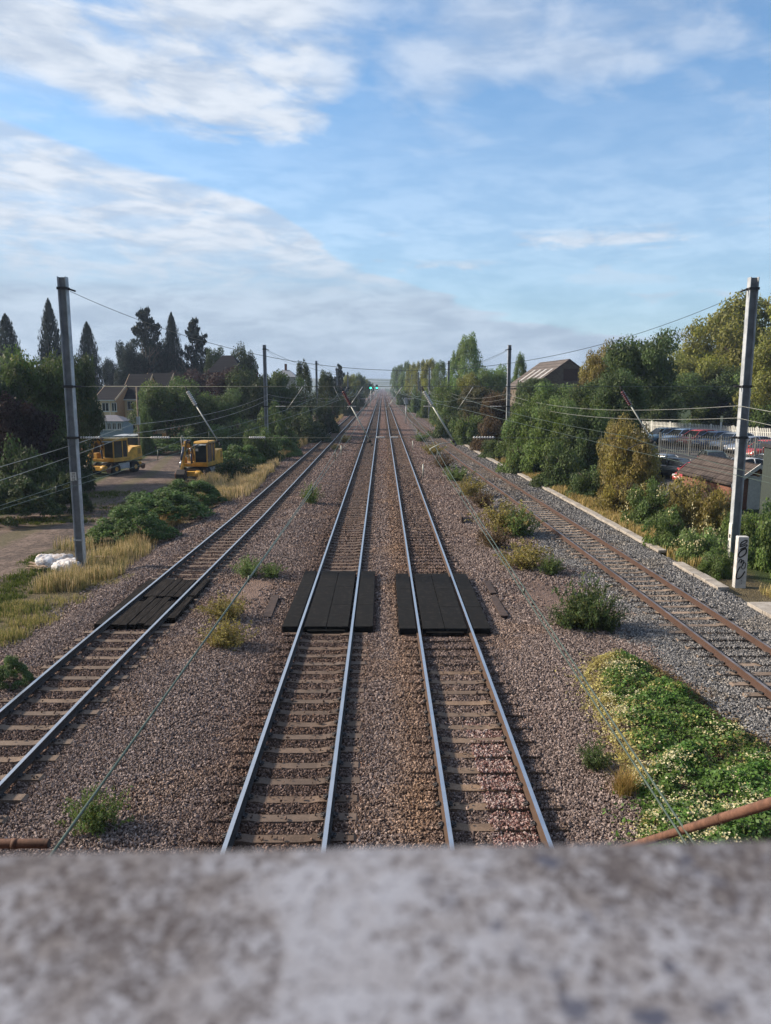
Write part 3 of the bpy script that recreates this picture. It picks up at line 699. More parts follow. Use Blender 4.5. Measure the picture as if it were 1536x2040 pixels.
# ------------------------------------------------------------------ masts
MY = [30.6 + 48.6 * i for i in range(14)]
MLX = [-12.28, -11.9, -10.8, -10.3] + [-10.0] * 10
MRX = [14.3, 12.85, 10.85, 10.6, 10.4] + [10.3] * 9
def mast(x, y, side, label, h=11.25, k=0, flip=False):
    g = gzf(x, y) - .1; t = empty('mast', (x, y, g)); tag(t, label, 'mast', 'steel masts carrying the overhead wires'); Z = CZ + 4.15 - g
    w, d, th = .33, .28, .03                       # H-section: flanges face the line, web between them
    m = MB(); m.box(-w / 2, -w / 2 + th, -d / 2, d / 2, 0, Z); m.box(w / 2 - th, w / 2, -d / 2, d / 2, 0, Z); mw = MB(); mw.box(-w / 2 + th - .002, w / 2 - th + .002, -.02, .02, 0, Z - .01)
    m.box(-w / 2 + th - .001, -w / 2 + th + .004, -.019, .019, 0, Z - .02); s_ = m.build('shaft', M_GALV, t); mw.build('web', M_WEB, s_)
    MB().box(-.45, .45, -.4, .4, -.3, .12).build('foundation', M_CONC, t, bevel=.03)
    if k < 5:
        for i, zz in enumerate((CZ + 3.72, CZ, CZ - 2.0)):
            m = MB(); z = zz - g; e = .03; m.box(-w / 2 - e, w / 2 + e, -d / 2 - e, -d / 2 - .004, z - .05, z + .05); m.box(-w / 2 - e, w / 2 + e, d / 2 + .004, d / 2 + e, z - .05, z + .05)
            sx = -side; m.box(sx * (w / 2 + .02) - .02, sx * (w / 2 + .02) + .02, -d / 2, d / 2, z - .04, z + .04)
            m.tube([(sx * w / 2, 0, z), (sx * (w / 2 + .3), 0, z - (.1 if i == 0 else 0))], .035, 6)
            m.build('clamp_band', M_STEEL_DK, t)
    return t
ordl = ['nearest', 'second', 'third', 'fourth', 'fifth']
for k in range(14):
    for side, xs in ((-1, MLX), (1, MRX)):
        sd_ = 'left' if side < 0 else 'right'
        if k < 5: lb = '%s steel mast on the %s side of the line%s' % (ordl[k], sd_, [', standing by white bags' if side < 0 else ', beside the graffitied post', ' beyond the yellow excavator' if side < 0 else ', standing in the green hedge', '', '', ''][k])
        else: lb = '%s steel mast of the receding row on the %s, counted from the bridge' % (['sixth', 'seventh', 'eighth', 'ninth', 'tenth', 'eleventh', 'twelfth', 'thirteenth', 'fourteenth'][k - 5], sd_)
        t = mast(xs[k], MY[k], side, lb, k=k)
        if k == 0 and side < 0:
            pz = 2.62 - t.location.z + .55
            pl = MB().box(-.12, .10, -.182, -.165, pz, pz + .34).build('number_plate', M_WHITE, t)
            g = MB()
            for r_, zz in ((0, pz + .25), (1, pz + .14), (2, pz + .03)):
                for c_ in range(2): g.box(-.07 + c_ * .08, -.02 + c_ * .08, -.186, -.183, zz, zz + .07)
                for c_ in range(2): pass
            # dark figures, hollowed so that they read as small digits
            gg = MB()
            for r_, zz in ((0, pz + .24), (1, pz + .13), (2, pz + .02)):
                for c_ in range(2):
                    x0 = -.075 + c_ * .075; 
                    for (a, b, c2, d2) in ((0, .05, 0, .012), (0, .05, .065, .077), (0, .05, .033, .044), (0, .012, .012, .065) if (r_ + c_) % 2 else (.038, .05, .012, .033), (.038, .05, .033, .065)):
                        gg.box(x0 + a, x0 + b, -.1865, -.1825, zz + c2, zz + d2)
            gg.build('figures', M_STEEL_DK, pl)
            MB().box(-.19, .19, -.165, -.145, 1.32, 1.38).build('low_band', M_GALV, t)
        if k == 0 and side > 0:
            MB().box(-.19, -.17, -.14, .12, .45, 1.9).build('white_marker', M_WHITE, t)
            MB().box(-.196, -.1905, -.08, .05, 1.3, 1.45).build('marker_symbol', M_STEEL_DK, t)
        if side > 0 and k in (0, 1, 2): pass

def sag(a, b, s, n=24):
    a, b = Vector(a), Vector(b); return [a.lerp(b, i / n) - Vector((0, 0, s * 4 * (i / n) * (1 - i / n))) for i in range(n + 1)]
def spool(m, a, b, r=.06, n=7, mi=0):
    a, b = Vector(a), Vector(b)
    for i in range(n):
        p = a.lerp(b, (i + .25) / n); q = a.lerp(b, (i + .75) / n); m.tube([p, q], r, 8, mi)
    m.tube([a, b], r * .45, 6, mi)

STRUT = {0: [(-7.75, -6.45), (-1.62, -.42), (1.55, 2.92), (9.35, 10.85)], 1: [(-8.1, -9.75), (-2.0, -3.6), (2.0, .35), (9.25, 7.7)],
         2: [(-8.0, -6.9), (-1.9, -.7), (1.7, 2.8), (7.4, 8.4)], 3: [(-8.0, -9.2), (-2.0, -3.2), (2.0, .8), (7.1, 6.0)]}
tn_ = ['leftmost track', 'second track', 'third track', 'rightmost track']
for k in range(8):
    y = MY[k]; xl, xr = MLX[k] + .25, MRX[k] - .25
    t = empty('headspan', (0, y, CZ)); rr = .010 if k < 1 else .016
    tag(t, 'wires of the %s headspan strung across all four tracks' % ((ordl + ['sixth', 'seventh', 'eighth'])[k]), 'headspan wires', 'headspans strung between the masts')
    if k < 5:
        midx = (xl + xr) / 2; a = 3.62; b = .62
        pts = []
        for i in range(41):
            s = i / 40; pts.append((xl + (xr - xl) * s, 0, b + (a - b) * (2 * s - 1) ** 2))
        MB().tube(pts, rr, 5).build('top_wire', M_WIRE, t)
    MB().tube([(xl, 0, 0), (xr, 0, 0)], rr, 5).build('upper_cross_wire', M_WIRE, t)
    MB().tube([(xl, 0, -2.0), (xr, 0, -2.03)], rr, 5).build('lower_cross_wire', M_WIRE, t)
    if k < 3:
        xs_ = [(-9.2, -8.45), (-5.3, -4.65), (-.25, .08), (.33, .62), (3.6, 4.45), (-12.0, -11.2)] if k == 0 else [(-10.9, -9.9), (-3.6, -2.7), (4.2, 5.2), (11.0, 12.2)]
        for a, b in xs_:
            m = MB(); spool(m, (a, 0, -2.0), (b, 0, -2.0), .045, 8); m.build('insulator', M_INS, t)
    for j, (xa, xb) in enumerate(STRUT.get(k, [])):
        n_ = empty('support_strut', (xa, y, CZ - .05)); D = Vector((xb - xa, 0, -2.25))
        tag(n_, 'slanting insulated strut over the %s at the %s pair of masts' % (tn_[j], ordl[k]), 'wire support strut', 'slanting struts hung from the headspans')
        e1, e2 = D * .06, D * .30; d = D.normalized()
        m = MB(); m.tube([e2 + d * .02, D], .036 if k == 0 and j == 2 else .027, 8); m.build('tube', M_TUBE, n_)
        if k == 0:
            m = MB(); spool(m, e1, e2, .075, 8); m.build('insulator', M_INSR if j == 3 else (M_INSR if j == 1 else M_INS), n_)
            m = MB(); m.tube([(0, 0, .05), e1], .03, 6); m.tube([D - d * .25, D - d * .12], .06, 8); m.tube([D - d * .02, D + d * .03], .065, 8); m.build('fitting', M_STEEL_DK, n_)
        else:
            m = MB(); m.tube([(0, 0, .05), e2 + d * .02], .03, 6); m.build('insulator', M_INS, n_)
        # registration arm to the contact wire
        cxw = [-7.75, -1.62, 1.9, 9.8][j] if k == 0 else xb + (.9 if xb < xa else -.9)
        m = MB(); s_ = D - d * (.12 if k == 0 else .3)
        end = Vector((cxw - xa, 0, CZ - 2.45 - (CZ - .05)))
        m.tube([s_, s_.lerp(end, .6) + Vector((0, 0, .1)), end], .016, 6); m.tube([end, end - Vector((0, 0, .09))], .02, 6)
        m.build('registration_arm', M_TUBE if j == 2 else M_STEEL_DK, n_)

# contact and catenary wires, one pair per track
def wirepath(j):
    base = [lambda y: float(T1c(y)), lambda y: -1.64, lambda y: 1.8, lambda y: float(T4c(y))][j]
    st0 = [-7.75, -1.62, 1.9, 9.8][j]
    con = []; cat = []; drops = []
    n0 = [(-7.5, 4.51), (-1.70, 4.52), (1.70, 4.30), (9.6, 4.63)][j]
    sp = [(n0[0], .8, n0[1] + (.0 if j != 3 else 0), n0[1] + .17)] + [(st0 if k == 0 else base(MY[k]) + (.2 if k % 2 else -.2), MY[k], 4.38 if k == 0 else 4.6, 4.9 if k == 0 else 5.75) for k in range(12)]
    for i in range(len(sp) - 1):
        a, b = sp[i], sp[i + 1]; n = 14
        for q in range(n + (i == len(sp) - 2)):
            s = q / n; x = a[0] + (b[0] - a[0]) * s; y = a[1] + (b[1] - a[1]) * s
            zc = a[2] + (b[2] - a[2]) * s; sg = 0 if i == 0 else (.25 if i == 1 else .85)
            zk = a[3] + (b[3] - a[3]) * s - sg * 4 * s * (1 - s)
            con.append((x, y, zc)); zk = zc + .035 + .45 * s ** 3 if i == 0 else zk; cat.append((x + .022, y, max(zk, zc + .035)))
            if 1 <= i < 5 and q % 2 == 1: drops.append(((x, y, zc), (x + .02, y, max(zk, zc + .06))))
            if i == 0 and q in (4, 8, 12): drops.append(((x, y, zc), (x + .02, y, zk)))
    return con, cat, drops
M_WGR = mat('contact_wire_green', col=(.11, .15, .12), rough=.45, metal=.5)
for j in range(4):
    con, cat, dr = wirepath(j); t = empty('overhead_line', con[0]); o0 = Vector(con[0])
    tag(t, 'pair of overhead wires running above the %s' % ['leftmost track', 'second track from the left', 'third track from the left', 'rightmost track'][j], 'overhead wires', 'overhead wires along the tracks')
    MB().tube([Vector(p) - o0 for p in con], [max(.007, .00022 * p[1]) for p in con], 6).build('contact_wire', M_WGR, t)
    MB().tube([Vector(p) - o0 for p in cat], [max(.007, .00022 * p[1]) for p in cat], 6).build('catenary_wire', M_WGR, t)
    m = MB()
    for a, b in dr: m.tube([Vector(a) - o0, Vector(b) - o0], .009, 4)
    for a, b in dr[:3]: m.tube([Vector(a) - o0 - Vector((0, 0, .02)), Vector(b) - o0 + Vector((0, 0, .02))], .016, 6)
    m.build('droppers', M_WIRE, t)['kind'] = 'stuff'
# feeders on the masts
def feeder(label, pts_, sags, r=.011, mt=None):
    m = MB(); p = []
    for i in range(len(pts_) - 1): p += sag(pts_[i], pts_[i + 1], sags[i], 16)[:(None if i == len(pts_) - 2 else -1)]
    o = m.tube(p, r, 6).build('feeder_wire', mt or M_WIREL); tag(o, label, 'cable', 'cables slung from mast to mast')
for i, dz in enumerate((0, -.48)):
    z = CZ - .75 + dz; w = ['upper', 'lower'][i]
    feeder('%s bare cable sagging between the masts on the right' % w, [(14.6, -20, z - .4)] + [(MRX[k] - .26, MY[k] - .1, z) for k in range(6)], [.7, .72, .75, .75, .75, .75])
    feeder('%s bare cable sagging over the dirt track and masts on the left' % w, [(-12.7, 1.5, CZ - 3.0 + dz * .9)] + [(-12.3, 38, CZ - 1.85 + dz * .9)] + [(MLX[k] + .3, MY[k], CZ - .8 + dz) for k in range(1, 5)], [.35, .45, .7, .7, .7], .012)
# earth wire above the far masts
for side, xs in ((-1, MLX), (1, MRX)):
    o = MB().tube(sum([sag((xs[k], MY[k], CZ + 3.7), (xs[k + 1], MY[k + 1], CZ + 3.7), .9, 10)[:-1] for k in range(1, 6)], []), .012, 5).build('earth_wire', M_WIRE)
    tag(o, 'thin wire joining the mast tops on the %s' % ('left' if side < 0 else 'right'), 'wire', 'thin wires joining the mast tops')

# ------------------------------------------------------------------ signals, posts and small line-side things
def signal(label, x, y, h, lamp=False):
    g = gzf(x, y); t = empty('signal_post', (x, y, g)); tag(t, label, 'railway signal')
    MB().tube([(0, 0, 0), (0, 0, h)], .09, 10).build('post', M_GALV, t)
    m = MB(); m.box(-.3, .3, -.12, .25, h, h + 1.15); b = m.build('signal_head', mat('signal_grey', col=(.42, .46, .5), rough=.5), t, bevel=.03)
    MB().box(-.38, .38, -.18, .28, h - .12, h - .03).build('bracket', M_STEEL_DK, t)
    return t
signal('grey signal on a white post between the third and rightmost tracks', 4.42, 146, 3.75)
t = signal('grey signal on a lattice post by the hedge on the right', 10.25, 143, 3.6)
MB().box(.35, .45, -.05, .05, 0, 3.0).build('ladder', M_GALV, t)
def m_green(t):
    e = t.n('ShaderNodeEmission'); e.inputs[0].default_value = (.03, .85, .55, 1); e.inputs[1].default_value = 3; return e.outputs[0]
M_GREEN = mat('green_light', m_green)
for lb, u, Y_ in (('left of the two far green signal lights', 738.5, 265), ('right of the two far green signal lights', 750.5, 300)):
    p = W3(u, 773, Y_); g = gzf(p.x, Y_)
    t = empty('signal_post', (p.x, Y_, g)); tag(t, lb, 'railway signal')
    MB().tube([(0, 0, 0), (0, 0, p.z - g)], .1, 8).build('post', M_GALV, t); MB().box(-.45, .45, 0, .3, p.z - g - .7, p.z - g + 1.3).build('signal_head', M_STEEL_DK, t)
    MB().tube([(0, -.06, p.z - g), (0, -.01, p.z - g)], .30, 14).build('green_lamp', M_GREEN, t)
# distance posts between the tracks
for lb, u, v0, Y_ in (('thin white stub post between the leftmost and second tracks', 679.5, 868, 79), ('thin grey post left of the rightmost track', 843.5, 862, 60), ('thin grey post beyond, left of the rightmost track', 822.5, 835, 86)):
    p = W3(u, v0, Y_); g = gzf(p.x, Y_); o = MB().tube([(0, 0, 0), (0, 0, 1.1)], .05, 6).build('marker_post', M_TUBE); o.location = (p.x, Y_, g); tag(o, lb, 'marker post')
# graffitied concrete post
px, py = 13.05, 27.3; g = gzf(px, py) - .05
t = empty('concrete_post', (px, py, g), R(-5)); tag(t, 'white concrete post with black graffiti on its front face', 'concrete post')
m = MB(); m.box(-.20, .20, -.17, .12, 0, 1.95, taper=.012); m.build('post', mat('whitewashed_concrete', col=(.55, .55, .54), rough=.85, var=.25, scale=3, bump=.3), t, bevel=.02)
gm = MB()
def stroke(pts, r=.02):
    n = 10; P2 = []
    for i in range(len(pts)): P2.append(Vector((pts[i][0], -.171, pts[i][1])))
    # smooth with Catmull-Rom
    out = []
    for i in range(len(P2) - 1):
        p0, p1, p2, p3 = P2[max(i - 1, 0)], P2[i], P2[i + 1], P2[min(i + 2, len(P2) - 1)]
        for q in range(6):
            s = q / 6; out.append(.5 * ((2 * p1) + (-p0 + p2) * s + (2 * p0 - 5 * p1 + 4 * p2 - p3) * s * s + (-p0 + 3 * p1 - 3 * p2 + p3) * s ** 3))
    out.append(P2[-1])
    for i in range(len(out) - 1):
        a, b = out[i], out[i + 1]; d = (b - a).normalized(); nn = Vector((-d.z, 0, d.x)) * r
        y = Vector((0, .010 * (a.z / 2), 0)); f_ = Vector((0, -.004, 0))
        gm.add([a - nn + y + f_, a + nn + y + f_, b + nn + y + f_, b - nn + y + f_, a - nn + y, a + nn + y, b + nn + y, b - nn + y], [(0, 1, 2, 3), (4, 7, 6, 5), (0, 4, 5, 1), (2, 6, 7, 3), (1, 5, 6, 2), (0, 3, 7, 4)])
stroke([(-.12, 1.66), (-.05, 1.76), (.08, 1.83), (.12, 1.80), (.06, 1.72), (-.06, 1.66), (-.12, 1.60), (-.04, 1.60), (.08, 1.66), (.13, 1.64), (.08, 1.58), (-.04, 1.52), (-.1, 1.46)])
stroke([(-.08, 1.5), (.06, 1.54), (.12, 1.47), (.10, 1.34), (.0, 1.24), (-.1, 1.20), (-.15, 1.28), (-.1, 1.40), (.0, 1.48), (.10, 1.52)], .024)
stroke([(-.13, 1.0), (-.08, 1.12), (-.02, 1.10), (-.05, .98), (.02, 1.08), (.06, 1.04), (.02, .94)], .018)
stroke([(.0, .9), (.08, 1.0), (.13, .96), (.11, .82), (.04, .76), (-.01, .84), (.04, .92)], .014)
stroke([(-.05, .86), (-.13, .7), (-.17, .5), (-.14, .4), (-.05, .42), (.04, .52), (.12, .68)], .024)
stroke([(.02, .33), (.035, .33)], .022); stroke([(.02, .23), (.035, .23)], .022)
gm.build('graffiti', mat('black_spray', col=(.012, .012, .014), rough=.7), t)
# white builders' bags
def bag(label, u, v, sx, sy, h, seed):
    p = GP(u, v, -.5); r = np.random.default_rng(seed); n, m_ = 36, 18; vs = []
    for j in range(m_):
        ph = j / (m_ - 1) * math.pi / 2
        for i in range(n):
            th = 2 * math.pi * i / n; cr = (abs(math.cos(ph))) ** .5
            k = 1 + .16 * math.sin(th * 3 + seed) + .09 * math.sin(th * 7 + seed * 2 + ph * 5) + .06 * math.sin(th * 13 + ph * 9)
            vs.append((sx * cr * k * math.cos(th), sy * cr * k * math.sin(th), h * .8 * math.sin(ph) ** .6 * (1 + .22 * math.sin(th * 2 + seed) * math.cos(ph)) + .09 * math.sin(th * 9 + ph * 7) * math.cos(ph) * math.sin(ph)))
    fs = [(j * n + i, j * n + (i + 1) % n, (j + 1) * n + (i + 1) % n, (j + 1) * n + i) for j in range(m_ - 1) for i in range(n)]
    mb = MB(); mb.add(vs, fs, smooth=True); o = mb.build('builders_bag', M_BAG); o.location = (p.x, p.y, gzf(p.x, p.y) - .02); return tag(o, label, 'bag')
def m_bag(t):
    tc = t.n('ShaderNodeTexCoord'); n = t.noise(tc.outputs['Object'], 4, 5, .6, .6)
    return bsdf(t, t.mix(t.mapr(n, .35, .6), (.48, .40, .36), (.66, .69, .74)), .6, 0, n, .9, .12)
M_BAG = mat('woven_plastic', m_bag)
bag('white builders bag lying on the dirt farther from the mast', 106, 1126, .74, .6, .55, 1)
bag('white builders bag lying against the foot of the nearest left mast', 140, 1134, .58, .5, .5, 4)
t = empty('timber_offcuts', tuple(GP(68, 1136, -.52))); tag(t, 'pale weathered boards sticking out from under the white bags', 'boards')
for i in range(6):
    mm = Matrix.Translation((random.uniform(-.15, .3), random.uniform(-.2, .25), .06 + i * .025)) @ Matrix.Rotation(R(60 + random.uniform(-25, 25)), 4, 'Z') @ Matrix.Rotation(R(random.uniform(-6, 6)), 4, 'X')
    MB().box(-.06, .06, -.5, .5, -.02, .02, m=mm).build('board', mat('weathered_board', col=(.30, .22, .16), rough=.9, var=.3), t)
p = GP(192, 1122, -.5); o = MB().box(-.35, .35, -.12, .12, .25, .3).box(.25, .3, -.1, .1, 0, .25).build('low_bench_board', mat('weathered_board')); o.location = (p.x + .3, p.y, gzf(p.x, p.y)); tag(o, 'small dark plank shelf right of the nearest left mast', 'plank')
# loose cables crossing the ballast
for lb, pts2 in (('thin dark cable crossing the ballast left of the leftmost track', [(150, 1150), (190, 1133), (240, 1135), (290, 1128), (330, 1128)]), ('thin dark cable lying across the ballast between the left pair of tracks', [(455, 1112), (500, 1106), (560, 1112), (600, 1120)]), ('thin dark cable lying across the grey ballast right of the rightmost track', [(1300, 1128), (1340, 1122), (1380, 1128), (1420, 1150)])):
    q = [GP(u, v, -.2) for u, v in pts2]; q = [(p.x, p.y, gzf(p.x, p.y) + .06) for p in q]
    tag(MB().tube(q, .012, 5).build('cable', M_STEEL_DK), lb, 'cable')
# ------------------------------------------------------------------ bridge parapet the picture is taken over
def m_coping(t):
    g = t.n('ShaderNodeNewGeometry'); P = g.outputs['Position']
    n1 = t.noise(P, 9, 3, .5); n2 = t.noise(P, 215, 4, .68, .3); n3 = t.noise(P, 42, 4, .6, .3); sp = t.n('ShaderNodeSeparateXYZ'); t.t.links.new(P, sp.inputs[0])
    c = t.mix(t.mapr(n3, .40, .60), (.25, .225, .21), (.36, .355, .365))
    pale = t.m('ADD', t.m('MULTIPLY', t.mapr(n1, .42, .6), .5), t.mapr(t.m('ADD', t.m('ABSOLUTE', t.m('ADD', sp.outputs[0], .02)), t.m('MULTIPLY', t.m('SUBTRACT', t.noise(P, 22, 4, .6), .5), .16)), -.02, .09, .6, 0))
    thr = t.m('ADD', .425, t.m('MULTIPLY', t.m('SUBTRACT', .5, pale), .14))
    spots = t.mapr(n2, t.m('SUBTRACT', thr, .06), t.m('ADD', thr, .12))
    c = t.mix(spots, (.095, .08, .078), t.mix(t.m('MULTIPLY', pale, .6), c, (.42, .425, .45)))
    bl = t.mapr(t.noise(P, 60, 2, .5), .58, .70); c = t.mix(t.m('MULTIPLY', bl, t.mapr(sp.outputs[0], -.02, .1)), c, (.09, .095, .125))
    return bsdf(t, t.mix(1, c, (.80, .845, .94), 'MULTIPLY'), .9, 0, t.m('ADD', n2, n3), .5, .002, .2)
M_COPE = mat('lichened_coping', m_coping)
t = empty('bridge_parapet', (0, 0, 0), R(1.5)); tag(t, 'blurred grey lichen-speckled stone parapet across the bottom of the view', 'parapet')
cz = CZ - .25; rr = .012
prof = [(-.12, cz - .16), (-.12, cz - .012), (-.108, cz)] + [(.395 - rr + rr * math.sin(a), cz - rr + rr * math.cos(a)) for a in np.linspace(0, math.pi / 2, 6)] + [(.395, cz - .16)]
MB().prism(prof, -5, 5, axis='x').build('coping', M_COPE, t)
fix_normals(t.children[0])
MB().box(-5, 5, -.08, .345, CZ - 3.2, cz - .163).build('wall', M_REDBRICK, t)
b = MB().box(-5, 5, -6, -.085, CZ - 2.3, CZ - 1.6).build('bridge_deck', M_ASPH); tag(b, 'dark road deck of the bridge behind the parapet', 'bridge deck')
for lb, pts_, rad, br in (('rusty pole slanting out below the parapet on the right', [(1.775, 2.2, CZ - 1.085), (1.765, 3.24, CZ - 1.88), (1.76, 4.77, CZ - 3.05), (1.755, 5.6, CZ - 3.69)], .0245, [(1.775, .3, CZ - .9), (1.775, 2.25, CZ - 1.10)]),
                          ('short rusty pipe with an open end below the parapet on the left', [(-4.4, 3.31, CZ - 2.125), (-1.565, 3.31, CZ - 2.115)], .022, [(-2.9, .3, CZ - 2.0), (-2.9, 3.35, CZ - 2.16)])):
    o0 = Vector(pts_[0]); t = empty('rusty_pole', o0); tag(t, lb, 'pole')
    MB().tube([Vector(p) - o0 for p in pts_], rad, 16, caps=False).tube([Vector(p) - o0 for p in pts_], rad * .8, 12, mi=1).build('pole', [M_RUST, M_STEEL_DK], t)
    MB().tube([Vector(p) - o0 for p in br], .03, 8).build('bracket', M_RUST, t)
    q = Vector(pts_[1]).lerp(Vector(pts_[0]), .0 if lb[0] == 's' else 0) - o0; d = (Vector(pts_[1]) - Vector(pts_[0])).normalized()
    if lb[0] == 's': q = q - d * .16
    else: q = q + (Vector(pts_[2]) - Vector(pts_[1])).normalized() * .55
    MB().tube([q - d * .012, q + d * .012], rad * 1.12, 16).build('coupler', M_RUST, t)

# ------------------------------------------------------------------ excavators
def excavator(label, loc, rz, fold):
    t = empty('road_rail_excavator', loc, rz); tag(t, label, 'excavator')
    m = MB(); m.box(-1.75, 1.7, -.55, .55, .55, .95); m.box(-1.3, -1.0, -.85, .85, .4, .62); m.box(1.0, 1.3, -.85, .85, .4, .62); m.tube([(0, 0, .9), (0, 0, 1.12)], .6, 20); m.build('chassis', M_STEEL_DK, t, bevel=.02)
    m = MB(); m.box(-.65, .65, .72, .98, .45, .95); m.box(-.65, .65, -.98, -.72, .45, .95); m.build('side_step', M_GALV, t, bevel=.02)
    for x in (-1.2, 1.2):
        for y in (-.98, .98):
            m = MB(); s = 1 if y > 0 else -1; m.tube([(x, y - .2 * s, .52), (x, y - .15 * s, .52), (x, y + .15 * s, .52), (x, y + .2 * s, .52)], [.46, .52, .52, .46], 24)
            w = m.build('wheel', M_TYRE, t); MB().tube([(x, y + .14 * s, .52), (x, y + .215 * s, .52)], [.24, .18], 14).build('rim', M_YELD, w)
    for x, nm in ((2.15, 'rail_axle'), (-2.15, 'rail_axle')):
        m = MB(); m.tube([(x, -.85, .62), (x, -.45, .62)], .27, 14); m.tube([(x, .45, .62), (x, .85, .62)], .27, 14); m.box(x - .2, x + .2, -.44, .44, .45, .82); m.tube([(x, -1.15, .55), (x, -.86, .55)], .17, 12); m.tube([(x, .86, .55), (x, 1.15, .55)], .17, 12); m.box(min(x, x * .75), max(x, x * .75), -.4, .4, .6, .75)
        m.build(nm, M_YEL, t, bevel=.02)
        MB().tube([(x, -1.2, .5), (x, -1.12, .5)], .26, 14).tube([(x, 1.12, .5), (x, 1.2, .5)], .26, 14).build('rail_wheel', M_RUST, t)
    m = MB(); m.prism([(-2.1, 1.12), (1.45, 1.12), (1.5, 1.36), (-2.15, 1.5)], -1.15, 1.15); m.build('platform', M_YEL, t, bevel=.03)
    m = MB(); m.prism([(-2.15, 1.46), (-.1, 1.4), (-.55, 1.95), (-.95, 2.25), (-2.05, 2.32)], -1.13, 1.13); m.tube([(-2.0, 0, 2.2), (-1.5, 0, 2.42)], .05, 8)
    h = m.build('engine_cover', M_YEL, t, bevel=.05)
    m = MB()
    for i in range(5): m.box(-1.95, -1.55, -1.137, -1.128, 1.65 + i * .1, 1.7 + i * .1); m.box(-1.95, -1.55, 1.128, 1.137, 1.65 + i * .1, 1.7 + i * .1)
    m.box(-2.17, -2.13, -.8, .8, 1.7, 2.1); m.build('grille', M_STEEL_DK, h)
    # cab
    y0, y1 = .12, 1.12; zb, zt = 1.38, 3.02
    m = MB()
    for x, y in ((1.42, y0), (1.42, y1), (.35, y0), (.35, y1), (-.28, y0), (-.28, y1)): m.box(x - .045, x + .045, y - .045, y + .045, zb, zt)
    m.box(-.33, 1.5, y0 - .05, y1 + .05, zb - .03, zb + .1); m.box(-.33, 1.52, y0 - .05, y1 + .05, zt - .12, zt - .03)
    m.prism([(-.36, zt - .03), (1.45, zt - .03), (1.3, zt + .09), (-.25, zt + .09)], y0 - .08, y1 + .08)
    c = m.build('cab', M_YEL, t, bevel=.025)
    m = MB(); m.box(1.425, 1.44, y0 + .05, y1 - .05, zb + .42, zt - .13); m.box(-.22, .3, y1 + .005, y1 + .02, zb + .1, zt - .12); m.box(.4, 1.37, y1 + .005, y1 + .02, zb + .1, zt - .12)
    m.box(-.22, .3, y0 - .02, y0 - .005, zb + .1, zt - .12); m.box(.4, 1.37, y0 - .02, y0 - .005, zb + .1, zt - .12); m.box(-.3, -.285, y0 + .05, y1 - .05, zb + .3, zt - .15); m.build('windows', M_GLASSC, c)
    m = MB(); m.box(1.43, 1.446, y0 + .05, y1 - .05, zb + .1, zb + .42); m.build('lower_screen', M_GLASSD, c)
    m = MB(); m.prism([(1.44, zt - .14), (1.72, zt - .2), (1.72, zt - .17), (1.44, zt - .09)], y0, y1); m.build('sun_visor', mat('visor', col=(.38, .42, .45), rough=.4), c)
    m = MB(); m.box(.1, .65, .35, .88, 1.6, 1.85); m.box(.1, .22, .38, .85, 1.85, 2.5); m.build('seat', M_STEEL_DK, c)
    if fold: MB().box(1.447, 1.453, .2, .42, 2.35, 2.55).build('notice', M_WHITE, c)
    # boom, dipper and bucket
    yb = -.42; pts = [(.7, 1.55), (.9, 2.3), (1.5, 2.95), (1.95, 3.0)]
    m = MB(); hw = .14
    up = [(.5, 1.5), (.62, 2.35), (1.35, 3.1), (1.95, 3.12), (2.05, 2.92), (1.5, 2.78), (1.0, 2.2), (.95, 1.5)]
    m.prism(up, yb - hw, yb + hw); bm_ = m.build('boom', M_YELD, t, bevel=.02)
    ex = 2.95 if fold else 3.05
    m = MB(); m.prism([(1.8, 3.12), (2.1, 3.16), (2.35, 2.75), (ex, .98), (ex - .2, .9), (2.0, 2.6)], yb - .1, yb + .1); m.build('dipper', M_YELD, t, bevel=.02)
    for nm_, a, b, r_, f_ in (('boom_ram', (1.35, 1.35), (1.55, 2.6), .085, .6), ('dipper_ram', (1.0, 3.15), (2.05, 3.25), .08, .6), ('bucket_ram', (2.35, 2.75), (3.2, 1.25), .09, .62)):
        y_ = yb + (.24 if nm_ == 'boom_ram' else 0); A, B = Vector((a[0], y_, a[1])), Vector((b[0], y_, b[1]))
        q = MB().tube([A, A.lerp(B, f_)], r_, 12).build(nm_, M_BLUEDK, t); MB().tube([A.lerp(B, f_), B], r_ * .55, 10).build('piston_rod', M_CHROME, q)
    m = MB(); zc = .55; m.prism([(ex - .35, zc + .45), (ex + .05, zc + .5), (ex + .3, zc + .15), (ex + .2, zc - .3), (ex - .15, zc - .42), (ex - .1, zc - .3), (ex + .08, zc - .2), (ex + .12, zc + .1), (ex - .05, zc + .3), (ex - .33, zc + .38)], yb - .32, yb + .32)
    m.prism([(ex - .35, zc + .45), (ex + .05, zc + .5), (ex + .3, zc + .15), (ex + .2, zc - .3), (ex - .15, zc - .42)], yb - .34, yb - .32); m.prism([(ex - .35, zc + .45), (ex + .05, zc + .5), (ex + .3, zc + .15), (ex + .2, zc - .3), (ex - .15, zc - .42)], yb + .32, yb + .34)
    m.build('bucket', M_STEEL_DK, t)
    m = MB()
    for i in range(5):
        o_ = i * .05; m.tube([(.7, yb + .2 + o_, 1.4), (1.2 + o_, yb + .3, 2.2 + o_), (1.5, yb + .22, 2.9 + o_), (2.1, yb + .16, 3.2 - o_), (2.35, yb + .15, 2.4)], .022, 5)
    m.build('hoses', M_TYRE, t)
    m = MB()
    for y_ in (-.62, -.45): m.tube([(2.2, y_ + .0, 2.55), (2.25, y_, 3.5)], .025, 6)
    m.tube([(2.25, -.62, 3.5), (2.27, -.53, 3.62), (2.25, -.45, 3.5)], .025, 6); m.build('guard_hoop', M_WHITE, t)
